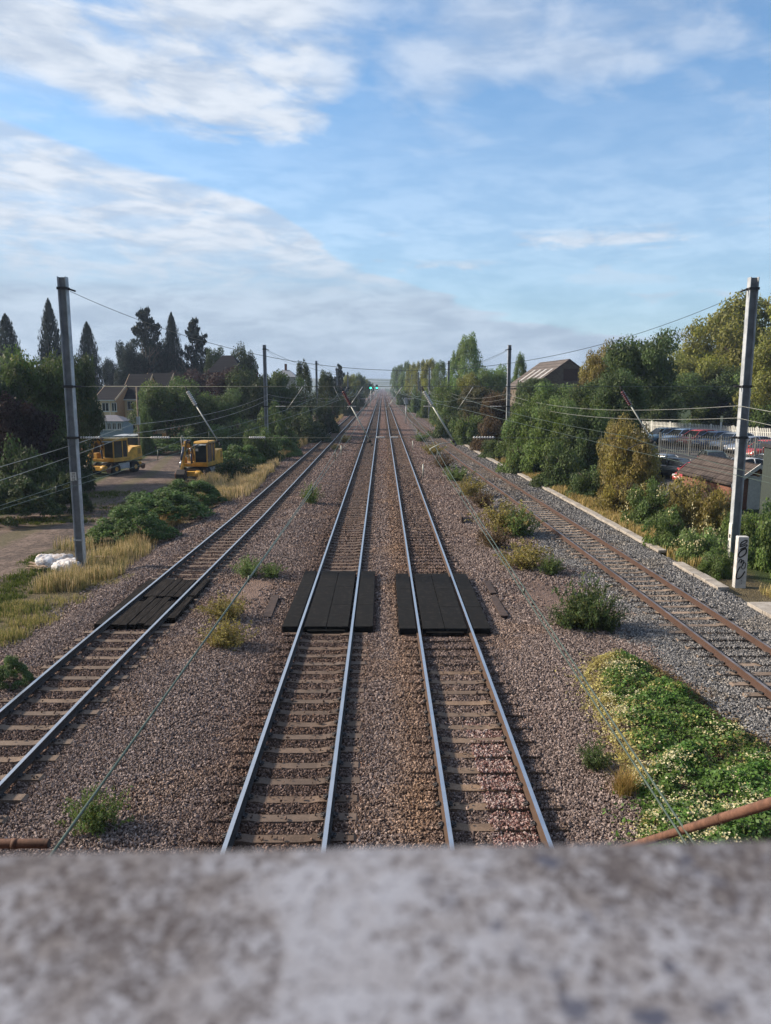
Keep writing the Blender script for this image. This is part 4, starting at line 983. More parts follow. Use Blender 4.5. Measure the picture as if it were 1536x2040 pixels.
    m = MB(); m.box(.85, 1.4, -1.12, -.75, 1.38, 1.85); m.build('tool_box', M_YELD, t, bevel=.04)
    return t
p = GP(222, 944, -.55); excavator('yellow road-rail excavator beside the nearest left mast, its dark cab window facing the line', (p.x, p.y + 1.2, gzf(p.x, p.y)), R(-113), 0)
p = GP(393, 957, -.5); excavator('yellow road-rail excavator behind the bramble mound, with a white notice in its cab window', (p.x, p.y + 1.3, gzf(p.x, p.y)), R(-98), 1)

# ------------------------------------------------------------------ cars
def carmat(c):
    return mat('car_paint_%02x%02x%02x' % tuple(int(q * 255) for q in c), lambda t: car_paint(t, c))
def car_paint(t, c):
    b = t.n('ShaderNodeBsdfPrincipled'); g = t.n('ShaderNodeNewGeometry'); n = t.noise(g.outputs['Position'], 2, 4, .6)
    t.put(b.inputs['Base Color'], t.mix(n, tuple(q * .85 for q in c), tuple(min(1, q * 1.1) for q in c))); b.inputs['Roughness'].default_value = .3; b.inputs['Coat Weight'].default_value = .6; b.inputs['Coat Roughness'].default_value = .08
    return b.outputs[0]
def loft(m, secs, mi=0, smooth=True, closed=True):
    n = len(secs[0]); vs = [p for s in secs for p in s]; fs = [(i * n + k, i * n + (k + 1) % n, (i + 1) * n + (k + 1) % n, (i + 1) * n + k) for i in range(len(secs) - 1) for k in range(n if closed else n - 1)]
    fs += [tuple(range(n))[::-1], tuple(range((len(secs) - 1) * n, len(secs) * n))]
    m.add(vs, fs, mi, smooth)
def car(label, x, y, rz, colr, hatch=True, h=1.45, L=4.2):
    z = gzf(x, y) + .03; t = empty('parked_car', (x, y, z), rz); tag(t, label, 'car', 'cars in the car park behind the hedge'); k = L / 4.2
    def sec(xx, zb, zt, w):
        return [(xx * k, -w * .92, zb), (xx * k, -w, zb + (zt - zb) * .35), (xx * k, -w * .97, zt - .1), (xx * k, -w * .86, zt), (xx * k, w * .86, zt), (xx * k, w * .97, zt - .1), (xx * k, w, zb + (zt - zb) * .35), (xx * k, w * .92, zb)]
    m = MB(); loft(m, [sec(-2.08, .45, .78, .70), sec(-1.98, .28, .92, .82), sec(-1.5, .2, .96, .88), sec(-.6, .2, .95, .9), (sec(.5, .2, .93, .9)), sec(1.15, .2, .90, .89), sec(1.75, .24, .76, .84), sec(2.02, .32, .64, .74), sec(2.1, .42, .56, .62)])
    # roof sheet and pillars
    rb = -1.55 if hatch else -1.0
    roof = [(rb, h - .08), (rb + .35, h), (-.1, h + .01), (.42, h - .05)]
    loft(m, [[(a * k, -.58, b), (a * k, -.62, b - .05), (a * k, .62, b - .05), (a * k, .58, b)] for a, b in roof])
    for s in (-1, 1):
        m.tube([(1.2 * k, s * .80, .90), (.42 * k, s * .60, h - .06)], .035, 5); m.tube([(-.35 * k, s * .84, .92), (-.35 * k, s * .62, h - .04)], .045, 5); m.tube([((-1.95 if hatch else -1.75) * k, s * .78, .93), (rb * k, s * .60, h - .1)], .06, 5)
    m.build('body', carmat(colr), t)
    bx = -1.93 if hatch else -1.72
    def gsec(a, zz, w): return (a * k, -w, zz), (a * k, w, zz)
    m = MB(); A = gsec(1.2, .89, .79) + gsec(bx, .92, .77) + gsec(rb + .02, h - .09, .58) + gsec(.42, h - .07, .58)
    a0, a1, b0, b1, c0, c1, d0, d1 = A
    m.add(A, [(0, 2, 3, 1), (0, 6, 4, 2), (1, 3, 5, 7), (2, 4, 5, 3), (0, 1, 7, 6), (4, 6, 7, 5)]); m.build('windows', M_GLASSD, t); 
    for xx in (-1.32 * k, 1.32 * k):
        for s in (-1, 1):
            w = MB().tube([(xx, s * .70, .31), (xx, s * .9, .31)], .31, 16).build('wheel', M_TYRE, t); MB().tube([(xx, s * .89, .31), (xx, s * .912, .31)], .2, 12).build('rim', M_GALV, w)
    for s in (-1, 1):
        MB().box(1.80 * k, 2.02 * k, s * .62 - .16, s * .62 + .16, .56, .72).build('headlight', M_INS, t, bevel=.03); MB().box(-2.08 * k, -1.98 * k, s * .66 - .12, s * .66 + .12, .65, .86).build('tail_light', M_RED, t)
        MB().box(.78 * k, .95 * k, s * .98 - .08, s * .98 + .08, .92, 1.04).build('mirror', carmat(colr), t, bevel=.03)
    MB().box(2.085 * k, 2.108 * k, -.4, .4, .3, .42).build('grille', M_TYRE, t); MB().box(2.1 * k, 2.115 * k, -.26, .26, .43, .53).build('number_plate', M_WHITE, t)
    return t
BK = [('light blue hatchback, first on the left of the back row of cars', (.20, .33, .46)), ('blue and silver car, second from the left in the back row of cars', (.22, .34, .55)),
      ('small car with a red roof behind the dull palisade fence', (.42, .05, .05)), ('dark blue hatchback in the middle of the back row of cars', (.05, .10, .22)), ('pale silver hatchback left of the silver blue one', (.40, .45, .52)),
      ('silver blue hatchback seen just left of the nearest right mast', (.2, .25, .34)), ('bright red hatchback seen right of the nearest right mast', (.45, .04, .04)), ('maroon car at the right end of the back row of cars', (.17, .05, .05))]
random.seed(11)
for i, (lb, c) in enumerate(BK):
    k_ = i / 7; p = W3(1322 + 240 * k_, 880, 76 - 14.5 * k_); car(lb, p.x, p.y, R(-158 + random.uniform(-3, 3)), c, h=1.46 + random.uniform(-.04, .1))
FK = [(1326, 59, 'silver hatchback half hidden by the bush in the front row', (.28, .32, .38), -60), (1352, 56.5, 'black hatchback left of the red car in the front row', (.03, .035, .04), -55), (1394, 53.0, 'red car with a pale windscreen just behind the garage roof', (.5, .05, .05), -140),
      (1424, 59.5, 'dark green car behind the ridge of the garage roof', (.04, .06, .055), -100), (1484, 54.5, 'white saloon car behind the garage at the right', (.68, .70, .72), -172), (1532, 58, 'dark grey car behind the white saloon', (.12, .14, .18), -160)]
for u, Y_, lb, c, a in FK:
    p = W3(u, 900, Y_); car(lb, p.x, p.y, R(a), c, hatch=a > -150, L=4.4)

# ------------------------------------------------------------------ fences
def palisade(label, a, b, h, material, pitch=.15, pw=.07, post=2.75):
    a, b = Vector((*a, 0)), Vector((*b, 0)); d = b - a; L = d.length; an = math.atan2(d.y, d.x); g = gzf(a.x, a.y)
    t = empty('palisade_fence', (a.x, a.y, g), an); tag(t, label, 'fence')
    n = int(L / post)
    for i in range(n):
        m = MB(); x = i * post + pitch
        while x < (i + 1) * post - .02:
            zz = h + random.uniform(-.02, .02)
            m.prism([(x - pw / 2, .08), (x + pw / 2, .08), (x + pw / 2, zz - .08), (x, zz), (x - pw / 2, zz - .08)], -.012, .012); x += pitch
        m.box(i * post, (i + 1) * post, .014, .05, .35, .41); m.box(i * post, (i + 1) * post, .014, .05, h - .45, h - .39)
        m.build('palisade_panel', material, t)
        MB().box(i * post - .06, i * post + .06, .02, .13, 0, h + .05).build('post', material, t)
    return t
M_PALW = mat('pale_palisade', col=(.72, .74, .70), rough=.55, var=.12)
M_PALD = mat('dull_palisade', col=(.11, .12, .12), rough=.6, var=.4, scale=1.5)
pa, pb = W3(1262, 860, 85), W3(1640, 860, 63.5)
palisade('white palisade fence at the back of the car park', (pa.x, pa.y), (pb.x, pb.y), 1.95, M_PALW, .2, .085)
pa, pb = W3(1312, 900, 65.5), W3(1640, 900, 55)
palisade('dull grey palisade fence between the two rows of cars', (pa.x, pa.y), (pb.x, pb.y), 1.75, M_PALD, .2, .055)
p = W3(1434, 850, 76); g = gzf(p.x, p.y)
t = empty('fence_sign_post', (p.x, p.y, g)); tag(t, 'post with a pale yellow sign standing above the white palisade fence', 'sign')
MB().box(-.07, .07, -.3, -.2, 0, 2.6).build('post', M_PALW, t); MB().box(-.12, .12, -.33, -.3, 2.1, 2.7).build('sign_plate', mat('cream_sign', col=(.6, .58, .35), rough=.5), t)
# short timber and wall pieces in the left gardens
a, b = W3(322, 852, 100), W3(352, 846, 100); g = gzf(a.x, 100)
o = MB().box(0, b.x - a.x, 0, .12, 0, 1.5).build('garden_wall', M_ORBRICK); o.location = (a.x, 100, g); tag(o, 'short brown garden wall below the round tree on the left', 'wall')
a, b = W3(196, 876, 92), W3(330, 876, 96)
tt = empty('garden_fence', (a.x, 92, gzf(a.x, 92))); tag(tt, 'brown garden fence in front of the yellow brick houses', 'fence')
n = 5
for i in range(n):
    L = (b.x - a.x) / n; MB().box(i * L, (i + 1) * L - .08, 0, .05, 0, 1.3 + .05 * (i % 2)).build('fence_panel', mat('fence_wood', col=(.13, .10, .085), rough=.9, var=.3), tt); MB().box((i + 1) * L - .08, (i + 1) * L, -.02, .08, 0, 1.5).build('post', mat('fence_wood'), tt)
# telegraph pole
p = W3(277, 870, 78); g = gzf(p.x, 78); t = empty('telegraph_pole', (p.x, 78, g)); tag(t, 'slim wooden pole standing in front of the yellow brick houses', 'pole')
MB().tube([(0, 0, 0), (0, 0, W3(277, 770, 78).z - g)], [.10, .075], 8).build('pole', mat('pole_wood', col=(.26, .20, .15), rough=.9, var=.2), t)
zz = W3(277, 838, 78).z - g; MB().box(-.15, .15, -.15, .15, zz - .4, zz + .4).build('junction_box', M_GALV, t)

# ------------------------------------------------------------------ houses
def window(par, x0, x1, z0, z1, y, n=2, fm=None):
    m = MB(); f = .07; m.box(x0, x1, y - .05, y, z0, z0 + f); m.box(x0, x1, y - .05, y, z1 - f, z1)
    for i in range(n + 1):
        xx = x0 + (x1 - x0 - f) * i / n; m.box(xx, xx + f, y - .048, y, z0 + f, z1 - f)
    w = m.build('window', fm or M_WHITE, par); MB().box(x0 + .02, x1 - .02, y - .02, y - .004, z0 + .02, z1 - .02).build('pane', M_GLASSD, w); MB().box(x0 - .08, x1 + .08, y - .12, y, z0 - .09, z0 - .003).build('sill', M_WHITE, w)
    return w
def house(label, x, y, rz, w, d, eave, ridge, wallm, roofm, windows=(), barge=M_BUFFT, sidewall=None):
    """gable ends on the sides (ridge along x), front towards -y"""
    g = gzf(x, y); t = empty('house', (x, y, g), rz); tag(t, label, 'house')
    m = MB(); m.box(0, w, 0, d, -.3, eave); m.build('wall', wallm, t)
    for xx in (0, w):
        s = -1 if xx == 0 else 1
        MB().prism([(0, -.3), (d, -.3), (d, eave), (d / 2, ridge - .05), (0, eave)], xx + s * .004 if s > 0 else xx - .06, xx + .06 if s > 0 else xx - .004, axis='x').build('gable_wall', sidewall or wallm, t)
    o_ = .3; k = (ridge - eave) / (d / 2); th = .14
    prof = [(-o_, eave - o_ * k), (d / 2, ridge), (d + o_, eave - o_ * k), (d + o_, eave - o_ * k + th), (d / 2, ridge + th), (-o_, eave - o_ * k + th)]
    r = MB().prism(prof, -.16, w + .16, axis='x').build('roof', roofm, t); fix_normals(r)
    MB().box(-.1, w + .1, -o_ - .1, -o_ + .02, eave - o_ * k - .06, eave - o_ * k + .1).build('gutter', M_WHITE, r)
    for xx in (-.22, w + .17):
        q = [(-o_, eave - o_ * k - .14), (d / 2, ridge - .14), (d / 2, ridge + th + .03), (-o_, eave - o_ * k + th + .03)]
        bb = MB().prism(q, xx, xx + .05, axis='x').build('bargeboard', barge, r); fix_normals(bb)
    for (x0, x1, z0, z1) in windows: window(t, x0, x1, z0, z1, -.003, 2)
    return t
def hx_(u, Y): return W3(u, 820, Y).x
# terrace of yellow brick houses, each one set back behind the other
Y0 = 116; zt = lambda v, Y: W3(300, v, Y).z
g0 = gzf(hx_(200, Y0), Y0)
e1 = zt(799, Y0) - g0
H = [('yellow brick house with white windows on the left, part hidden by the big tree', 191, 231, 116, 4.95, 796, 769, [(1.1, 2.3), (3.4, 2.3)]),
     ('second yellow brick house with a dark roof and a pale roof edge', 242, 286, 119, 3.6, 793, 747, [(1.0, 2.2)]),
     ('third house of the terrace, its dark roof half hidden by the round tree', 280, 330, 124, 3.6, 788, 745, [])]
for i, (lb, u0, u1, Y_, dd, ve, vr, ws) in enumerate(H):
    x0, x1 = hx_(u0, Y_), hx_(u1, Y_); g = gzf(x0, Y_); ev = zt(ve, Y_) - g; rd = zt(vr, Y_ + 4) - g
    wl = [(1.0, 2.1, ev - 1.75, ev - .45), (2.5, 3.3, ev - 1.75, ev - .45)] if i < 2 else []
    wl += [(1.0, 2.2, .9, 2.1)] if i == 1 else []
    hs = house(lb, x0, Y_, R(-6), x1 - x0, 8.0, ev, rd, M_BUFF, M_SLATE, wl, M_BUFFT, M_ORBRICK)
    if i == 0: MB().tube([(1.95 + .3, -.06, 0), (1.95 + .3, -.06, ev - .2)], .05, 6).build('downpipe', M_WHITE, hs)
# conservatory with slate hipped roof
x0, x1 = hx_(188, 106), hx_(246, 106); g = gzf(x0, 106); t = empty('conservatory', (x0, 106, g), R(-4)); tag(t, 'pale blue conservatory with a grey hipped roof in front of the yellow houses', 'conservatory')
w = x1 - x0; ev = zt(839, 106) - g; rt = zt(826, 109) - g
MB().box(0, w, 0, 3.4, -.2, ev).build('wall', mat('pale_blue_wall', col=(.30, .38, .45), rough=.7), t)
r = MB().add([(-.2, -.2, ev), (w + .2, -.2, ev), (w + .2, 3.6, ev), (-.2, 3.6, ev), (.9, 1.7, rt), (w - 1.6, 1.7, rt)], [(0, 1, 5, 4), (1, 2, 5), (2, 3, 4, 5), (3, 0, 4), (0, 3, 2, 1)]).build('roof', mat('conservatory_roof', col=(.16, .16, .19), rough=.6), t)
for i in range(5): window(t, .25 + i * (w - .4) / 5, .25 + (i + .8) * (w - .4) / 5, ev - 1.15, ev - .2, -.003, 2)
MB().box(0, w * .55, 3.6, 4.6, ev + .35, ev + .45).build('glass_canopy', mat('pale_canopy', col=(.5, .54, .58), rough=.3), t)
# back lane shed roofs beyond the left excavator
x0, x1 = hx_(226, 84), hx_(262, 84); g = gzf(x0, 84); t = empty('garden_shed', (x0, 84, g)); tag(t, 'low shed with a pale flat roof just above the left excavator cab', 'shed')
zz = W3(240, 868, 84).z - g; MB().box(0, x1 - x0, 0, 3, 0, zz - .1).build('wall', mat('fence_wood'), t); MB().box(-.2, x1 - x0 + .3, -.25, 3.2, zz - .095, zz).build('roof', mat('pale_canopy'), t)
# larger buildings beyond the shrubs
def hipped(label, u0, u1, ve, vr, Y_, d, wallm, roofm, wins=(), chim=None, name='house'):
    x0, x1 = hx_(u0, Y_), hx_(u1, Y_); g = gzf(x0, Y_); w = x1 - x0; ev = W3(u0, ve, Y_).z - g; rt = W3(u0, vr, Y_ + d / 2).z - g
    t = empty(name, (x0, Y_, g)); tag(t, label, 'house'); MB().box(0, w, 0, d, 0, ev).build('wall', wallm, t)
    r = MB().add([(-.3, -.3, ev), (w + .3, -.3, ev), (w + .3, d + .3, ev), (-.3, d + .3, ev), (w * .28, d / 2, rt), (w * .62, d / 2, rt)], [(0, 1, 5, 4), (1, 2, 5), (2, 3, 4, 5), (3, 0, 4), (0, 3, 2, 1)]).build('roof', roofm, t)
    if chim: MB().box(w * chim - .3, w * chim + .3, d / 2 - .3, d / 2 + .3, rt - .8, rt + 1.6).build('chimney', M_REDBRICK, r)
    for a, b, c, e in wins: window(t, a * w, b * w, c, e, -.003, 2)
    return t
hipped('dark brick house with a slate roof among the trees left of the second left mast', 418, 482, 742, 708, 135, 9, M_REDBRICK, M_SLATE, [(.12, .24, 5.4, 6.8), (.12, .24, 2.6, 4.0), (.5, .62, 5.4, 6.8)])
t = hipped('grey-roofed house with a chimney right of the second left mast', 549, 590, 751, 737, 205, 8, mat('render_wall', col=(.42, .40, .37), rough=.9), M_LEAD, [(.2, .35, 6.5, 8)], .45)
x0, x1 = hx_(637, 230), hx_(672, 230); g = gzf(x0, 230); t = empty('flat_roofed_building', (x0, 230, g)); tag(t, 'flat-roofed building with a white fascia behind the trees on the left', 'building')
zr = W3(640, 755, 230).z - g; MB().box(0, x1 - x0, 0, 9, 0, zr - 1.3).build('wall', mat('blue_grey_wall', col=(.13, .16, .2), rough=.6), t); MB().box(-.2, x1 - x0 + .2, -.2, 9.2, zr - 1.297, zr - .5).build('fascia', M_WHITE, t); MB().box(-.1, x1 - x0 + .1, -.1, 9, zr - .497, zr).build('roof', mat('brown_fascia', col=(.16, .12, .1), rough=.8), t)
# stone barn on the right
Y_ = 118; ax = hx_(1130, Y_); g = gzf(ax, Y_); t = empty('barn', (ax, Y_, g), R(3)); tag(t, 'old stone barn with a pale sheet roof rising above the hedge on the right', 'barn')
rd = W3(1128, 717, Y_).z - g; hwid = 5.6; ev = rd - 4.0; Ln = 17
MB().prism([(-hwid, -.2), (hwid, -.2), (hwid, ev), (0, rd), (-hwid, ev)], 0, Ln).build('wall', M_STONE, t); fix_normals(t.children[0])
q = [(-hwid - .35, ev - .25), (0, rd), (hwid + .35, ev - .25), (hwid + .35, ev - .1), (0, rd + .16), (-hwid - .35, ev - .1)]
r = MB().prism(q, -.3, Ln + .3).build('roof', M_BARNROOF, t); fix_normals(r)
for i in range(4): 
    f0, f1 = .35, .85; mm = []
    y0 = 1.5 + i * 3.6; a, b = (-hwid * f1, ev + (rd - ev) * (1 - f1) + .17), (-hwid * f0, ev + (rd - ev) * (1 - f0) + .17)
    s_ = MB().add([(a[0], y0, a[1]), (b[0], y0, b[1]), (b[0], y0 + 1.1, b[1]), (a[0], y0 + 1.1, a[1]), (a[0], y0, a[1] - .03), (b[0], y0, b[1] - .03), (b[0], y0 + 1.1, b[1] - .03), (a[0], y0 + 1.1, a[1] - .03)], [(3, 2, 1, 0), (4, 5, 6, 7), (0, 1, 5, 4), (1, 2, 6, 5), (2, 3, 7, 6), (3, 0, 4, 7)]).build('roof_light', mat('roof_light', col=(.45, .44, .42), rough=.4), r)
MB().box(-.75, 1.35, -.05, .1, rd - 3.1, rd - 1.3).build('loft_door', mat('barn_door', col=(.06, .03, .025), rough=.8), t)
# lower barn wing at the right
x0 = hx_(1098, 112); w_ = 7; t = empty('barn_outhouse', (x0 + 3.5, 106, gzf(x0, 112))); tag(t, 'lower outhouse with a sloping grey roof in front of the barn', 'outhouse')
zr = W3(1130, 752, 106).z - t.location.z; MB().prism([(0, 0), (w_, 0), (w_, zr), (0, zr - 2)], 0, 8).build('wall', M_STONE, t); fix_normals(t.children[0]); r = MB().prism([(-.3, zr - 2.1), (w_ + .2, zr + .04), (w_ + .2, zr + .16), (-.3, zr - 1.96)], -.2, 8.2).build('roof', M_BARNROOF, t); fix_normals(r)
# brick garage
Y_ = 45; a = W3(1511, 928, Y_); g = gzf(a.x, Y_); t = empty('brick_garage', (a.x, Y_, g), R(5)); tag(t, 'small red brick garage with a brown tiled roof and a white door', 'garage')
rd = a.z - g; hw_ = 1.35; ev = rd - .95; Ln = 6.6
MB().prism([(-hw_, -.2), (hw_, -.2), (hw_, ev), (0, rd - .04), (-hw_, ev)], 0, Ln).build('wall', M_REDBRICK, t); fix_normals(t.children[0])
k = (rd - ev) / hw_; q = [(-hw_ - .3, ev - .3 * k), (0, rd), (hw_ + .3, ev - .3 * k), (hw_ + .3, ev - .3 * k + .1), (0, rd + .1), (-hw_ - .3, ev - .3 * k + .1)]
r = MB().prism(q, -.16, Ln + .2).build('roof', M_TILE, t); fix_normals(r)
q = [(-hw_ - .33, ev - .33 * k - .16), (0, rd - .13), (hw_ + .33, ev - .33 * k - .16), (hw_ + .33, ev - .33 * k + .12), (0, rd + .13), (-hw_ - .33, ev - .33 * k + .12)]
b_ = MB().prism(q, -.22, -.163).build('bargeboard', M_WHITE, r); fix_normals(b_)
d_ = MB().box(-.55, .95, -.06, -.003, 0, 2.0).build('door', M_WHITE, t); m = MB()
for z_ in (.5, 1.0, 1.5, 1.9): m.box(.70, .85, -.068, -.062, z_ - .02, z_ + .02)
m.box(.2, .23, -.08, -.062, 1.45, 1.75).build('handle', M_STEEL_DK, d_)
MB().box(-.08, .1, -.06, -.004, rd - .65, rd - .35).build('air_brick', M_ORBRICK, t)
a = W3(1572, 888, 40); g = gzf(a.x, 40); t = empty('metal_shed', (a.x, 40, g)); tag(t, 'dark green metal shed cut off by the right edge', 'shed'); zz = a.z - g
MB().box(0, 4, 0, 2.6, 0, zz - .25).build('wall', mat('dark_green_metal', col=(.045, .06, .055), rough=.6), t); r = MB().prism([(-.12, zz - .25), (4.1, zz - .25), (4.1, zz + .4), (2, zz + .5), (-.12, zz - .05)], -.12, 2.7).build('roof', M_STEEL_DK, t); fix_normals(r)
p = W3(833, 803, 118); o = MB().box(-.17, .17, -.12, .12, 0, .5).build('yellow_cabinet', mat('pale_yellow', col=(.5, .42, .16), rough=.5), bevel=.03); o.location = (p.x, 118, gzf(p.x, 118)); tag(o, 'small yellow cabinet by the far hedge on the right', 'cabinet')
p = W3(1205, 760, 118); 
p = W3(1060, 832, 84); t = empty('pale_gate', (p.x, 84, gzf(p.x, 84))); tag(t, 'pale metal gate glimpsed in the hedge beyond the second right mast', 'gate')
m = MB()
for i in range(5): m.box(0, 3.4, -.03, .03, .3 + i * .42, .36 + i * .42)
m.box(-.06, .06, -.05, .05, 0, 2.3).box(3.3, 3.4, -.05, .05, 0, 2.3).build('gate_leaf', M_PALW, t)
# ------------------------------------------------------------------ leaves, crowns, plants
def unit(v): return v / np.maximum(np.linalg.norm(v, axis=1, keepdims=True), 1e-9)
def leaf_mesh(name, pos, nrm, size, v, w, asp=.62, material=None):
    n = len(pos); r = np.random.default_rng(len(pos))
    nrm = unit(nrm); rnd = unit(r.normal(size=(n, 3))); a = unit(np.cross(nrm, rnd)); b = np.cross(nrm, a)
    s = size[:, None] * .5
    V = np.stack([pos - a * s, pos + b * s * asp - a * s * .1, pos + a * s * 1.1, pos - b * s * asp - a * s * .1], 1).reshape(-1, 3)
    Fc = np.arange(4 * n).reshape(n, 4)
    return npmesh(name, V, Fc, material or M_LEAF, dict(v=('FACE', v), w=('FACE', w)))
def clump_crown(name, seed, n, lobes, lr, leaf, flat=.8, upb=.25, fill=.35):
    """leaves gathered in clumps; lobes: (k,3) centres, lr: radii"""
    r = np.random.default_rng(seed); k = len(lobes); p = lr ** 2 / (lr ** 2).sum(); c = r.choice(k, n, p=p)
    d = unit(r.normal(size=(n, 3))); rad = np.where(r.random(n) < fill, r.random(n) ** .5, .82 + .22 * r.random(n))
    pos = lobes[c] + d * (lr[c] * rad)[:, None] * np.array([1, 1, flat])
    pos += r.normal(size=(n, 3)) * leaf * .5
    nr = unit(d + .75 * r.normal(size=(n, 3)) + np.array([0, 0, upb]))
    cv = r.random(k); v = np.clip(.55 * cv[c] + .45 * r.random(n), 0, 1)
    pw = r.random(k) < .16; w = np.where(pw[c], .6 + .4 * r.random(n), r.random(n) * .86)
    return leaf_mesh(name, pos, nr, leaf * r.uniform(.6, 1.35, n), v, w)
def lobes_round(seed, k, rr=(.20, .36), shape=(1, 1, 1), lumps=.12, zlo=-1):
    r = np.random.default_rng(seed); d = unit(r.normal(size=(k, 3))); d[:, 2] = np.where(d[:, 2] < zlo, -d[:, 2] * .4, d[:, 2])
    R_ = r.uniform(.5, .86, k) * (1 + lumps * r.normal(size=k)); lr = r.uniform(*rr, k)
    return d * R_[:, None] * np.array(shape), lr
CR = {}
for i in range(4):
    l, q = lobes_round(10 + i, 75, (.13, .30), (1, 1, 1), .16, -.75); CR['round%d' % i] = clump_crown('crown', 20 + i, 20000, l, q, .062)
for i in range(3):
    l, q = lobes_round(40 + i, 70, (.13, .30), (1, 1, 1.0), .18, -.1); l[:, 2] = np.abs(l[:, 2]) * .95 - .05
    CR['shrub%d' % i] = clump_crown('crown', 50 + i, 17000, l, q, .07)
for i in range(2):           # tall, upward-reaching
    r = np.random.default_rng(60 + i); k = 90; h = r.random(k); a = r.random(k) * 6.283; rad = (.55 + .5 * r.random(k)) * np.sin(np.pi * (h * .86 + .07)) ** .7 * .85
    l = np.stack([np.cos(a) * rad, np.sin(a) * rad, h * 2 - 1], 1); CR['tall%d' % i] = clump_crown('crown', 62 + i, 18000, l, r.uniform(.10, .22, k), .058, 1.35)
def cone_crown(seed, n, tiers=26, powr=.58, droop=.12, rag=.2, leaf=.075):
    r = np.random.default_rng(seed); h = r.random(n) ** 1.35; env = (1 - h) ** powr * (.93 + .07 * np.sin(h * tiers * 6.283)); a = r.random(n) * 6.283
    lob = 1 + rag * np.sin(a * 5 + h * 31) + rag * .8 * np.sin(a * 9 - h * 57 + 1) ; rad = env * lob * (1 - .5 * r.random(n) ** 2.2)
    pos = np.stack([np.cos(a) * rad, np.sin(a) * rad, h - droop * rad * .3 + r.normal(size=n) * .006], 1); pos[:, 2] = pos[:, 2] * 1.0
    nr = unit(np.stack([np.cos(a), np.sin(a), .3 + 0 * a], 1) + .6 * r.normal(size=(n, 3)))
    return leaf_mesh('crown', pos, nr, leaf * (1.15 - .6 * h) * r.uniform(.6, 1.3, n), r.random(n) * .8 + .1 * np.sin(h * 40), r.random(n) * .7, .4)
CR['cone0'] = cone_crown(1, 15000); CR['cone1'] = cone_crown(2, 15000, 20, .62)
def pine_crown(seed, n, br=70):
    r = np.random.default_rng(seed); P_ = []; 
    for i in range(br):
        h = (i + r.random()) / br; L = (1 - h) ** .75 * r.uniform(.55, 1.15) + .06; a = r.random() * 6.283; m = int(n / br * (.4 + L)); t = r.random(m) ** .7
        wv = .10 * (1.2 - t)[:, None] * r.normal(size=(m, 3)) * (.4 + L); d = np.array([math.cos(a), math.sin(a), 0])
        P_.append(d * (t * L)[:, None] + np.array([0, 0, 1]) * (h + (t ** 1.5) * L * .14)[:, None] + wv * np.array([1, 1, .38]))
    P_ = np.concatenate(P_); m = len(P_); return leaf_mesh('crown', P_, np.array([0, 0, .9]) + r.normal(size=(m, 3)) * .7, .062 * r.uniform(.6, 1.3, m), r.random(m) * .8, r.random(m) * .7, .4)
CR['pine0'] = pine_crown(5, 12000); CR['pine1'] = pine_crown(6, 12000, 55)
def mound(seed, n, leaf=.05, k=90):
    r = np.random.default_rng(seed); a = r.random(k) * 6.283; q = r.random(k) ** .5 * .95; l = np.stack([np.cos(a) * q, np.sin(a) * q, .75 * (1 - q ** 2) * r.uniform(.75, 1.1, k)], 1)
    lr = r.uniform(.1, .2, k); c = r.integers(0, k, n); d = unit(r.normal(size=(n, 3))); d[:, 2] = np.abs(d[:, 2]); pos = l[c] + d * lr[c][:, None] * (.6 + .5 * r.random(n))[:, None]; pos[:, 2] = np.maximum(pos[:, 2], .02)
    nr = unit(d * .5 + np.array([0, 0, .6]) + .6 * r.normal(size=(n, 3))); cv = r.random(k)
    return leaf_mesh('leaves', pos, nr, leaf * r.uniform(.6, 1.4, n), np.clip(.5 * cv[c] + .5 * r.random(n), 0, 1), np.where((r.random(k) < .12)[c], .7 + .3 * r.random(n), r.random(n) * .85), .75)
CR['mound0'] = mound(3, 16000); CR['mound1'] = mound(4, 16000)
def weed(seed, stems=80, per=44, spread=.8):
    r = np.random.default_rng(seed); P_ = []
    for i in range(stems):
        a = r.random() * 6.283; s = r.random() ** .6 * spread; H_ = r.uniform(.45, 1.05) * (1.1 - .45 * s); t = r.random(per) ** .8
        x0 = r.normal() * .18; y0 = r.normal() * .18
        P_.append(np.stack([x0 + math.cos(a) * s * t ** 1.4, y0 + math.sin(a) * s * t ** 1.4, H_ * (t - .28 * s * t ** 2.5)], 1) + r.normal(size=(per, 3)) * .03)
    P_ = np.concatenate(P_); m = len(P_); return leaf_mesh('leaves', P_, np.array([0, 0, .5]) + r.normal(size=(m, 3)), .095 * r.uniform(.5, 1.3, m), r.random(m), r.random(m), .35)
for i in range(4): CR['weed%d' % i] = weed(70 + i)
def trunk_mesh(seed):
    r = random.Random(seed); m = MB(); m.tube([(0, 0, 0), (.03, .02, .25), (0, 0, .55), (.03, 0, .8)], [.045, .036, .028, .012], 8)
    for i in range(7):
        a = r.random() * 6.28; z = r.uniform(.22, .5); L = r.uniform(.2, .34); m.tube([(0, 0, z), (math.cos(a) * L * .45, math.sin(a) * L * .45, z + .14), (math.cos(a) * L, math.sin(a) * L, z + .35)], [.02, .014, .005], 6)
        for j in range(2):
            b = a + r.uniform(-.9, .9); m.tube([(math.cos(a) * L * .5, math.sin(a) * L * .5, z + .15), (math.cos(b) * L * 1.1, math.sin(b) * L * 1.1, z + .3)], [.01, .003], 5)
    o = m.build('trunk', M_BARK); me = o.data; bpy.data.objects.remove(o); return me
TK = [trunk_mesh(i) for i in range(3)]
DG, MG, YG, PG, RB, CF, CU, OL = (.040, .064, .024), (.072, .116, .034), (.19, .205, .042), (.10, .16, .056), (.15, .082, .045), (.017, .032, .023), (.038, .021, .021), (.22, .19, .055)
cnt = {}
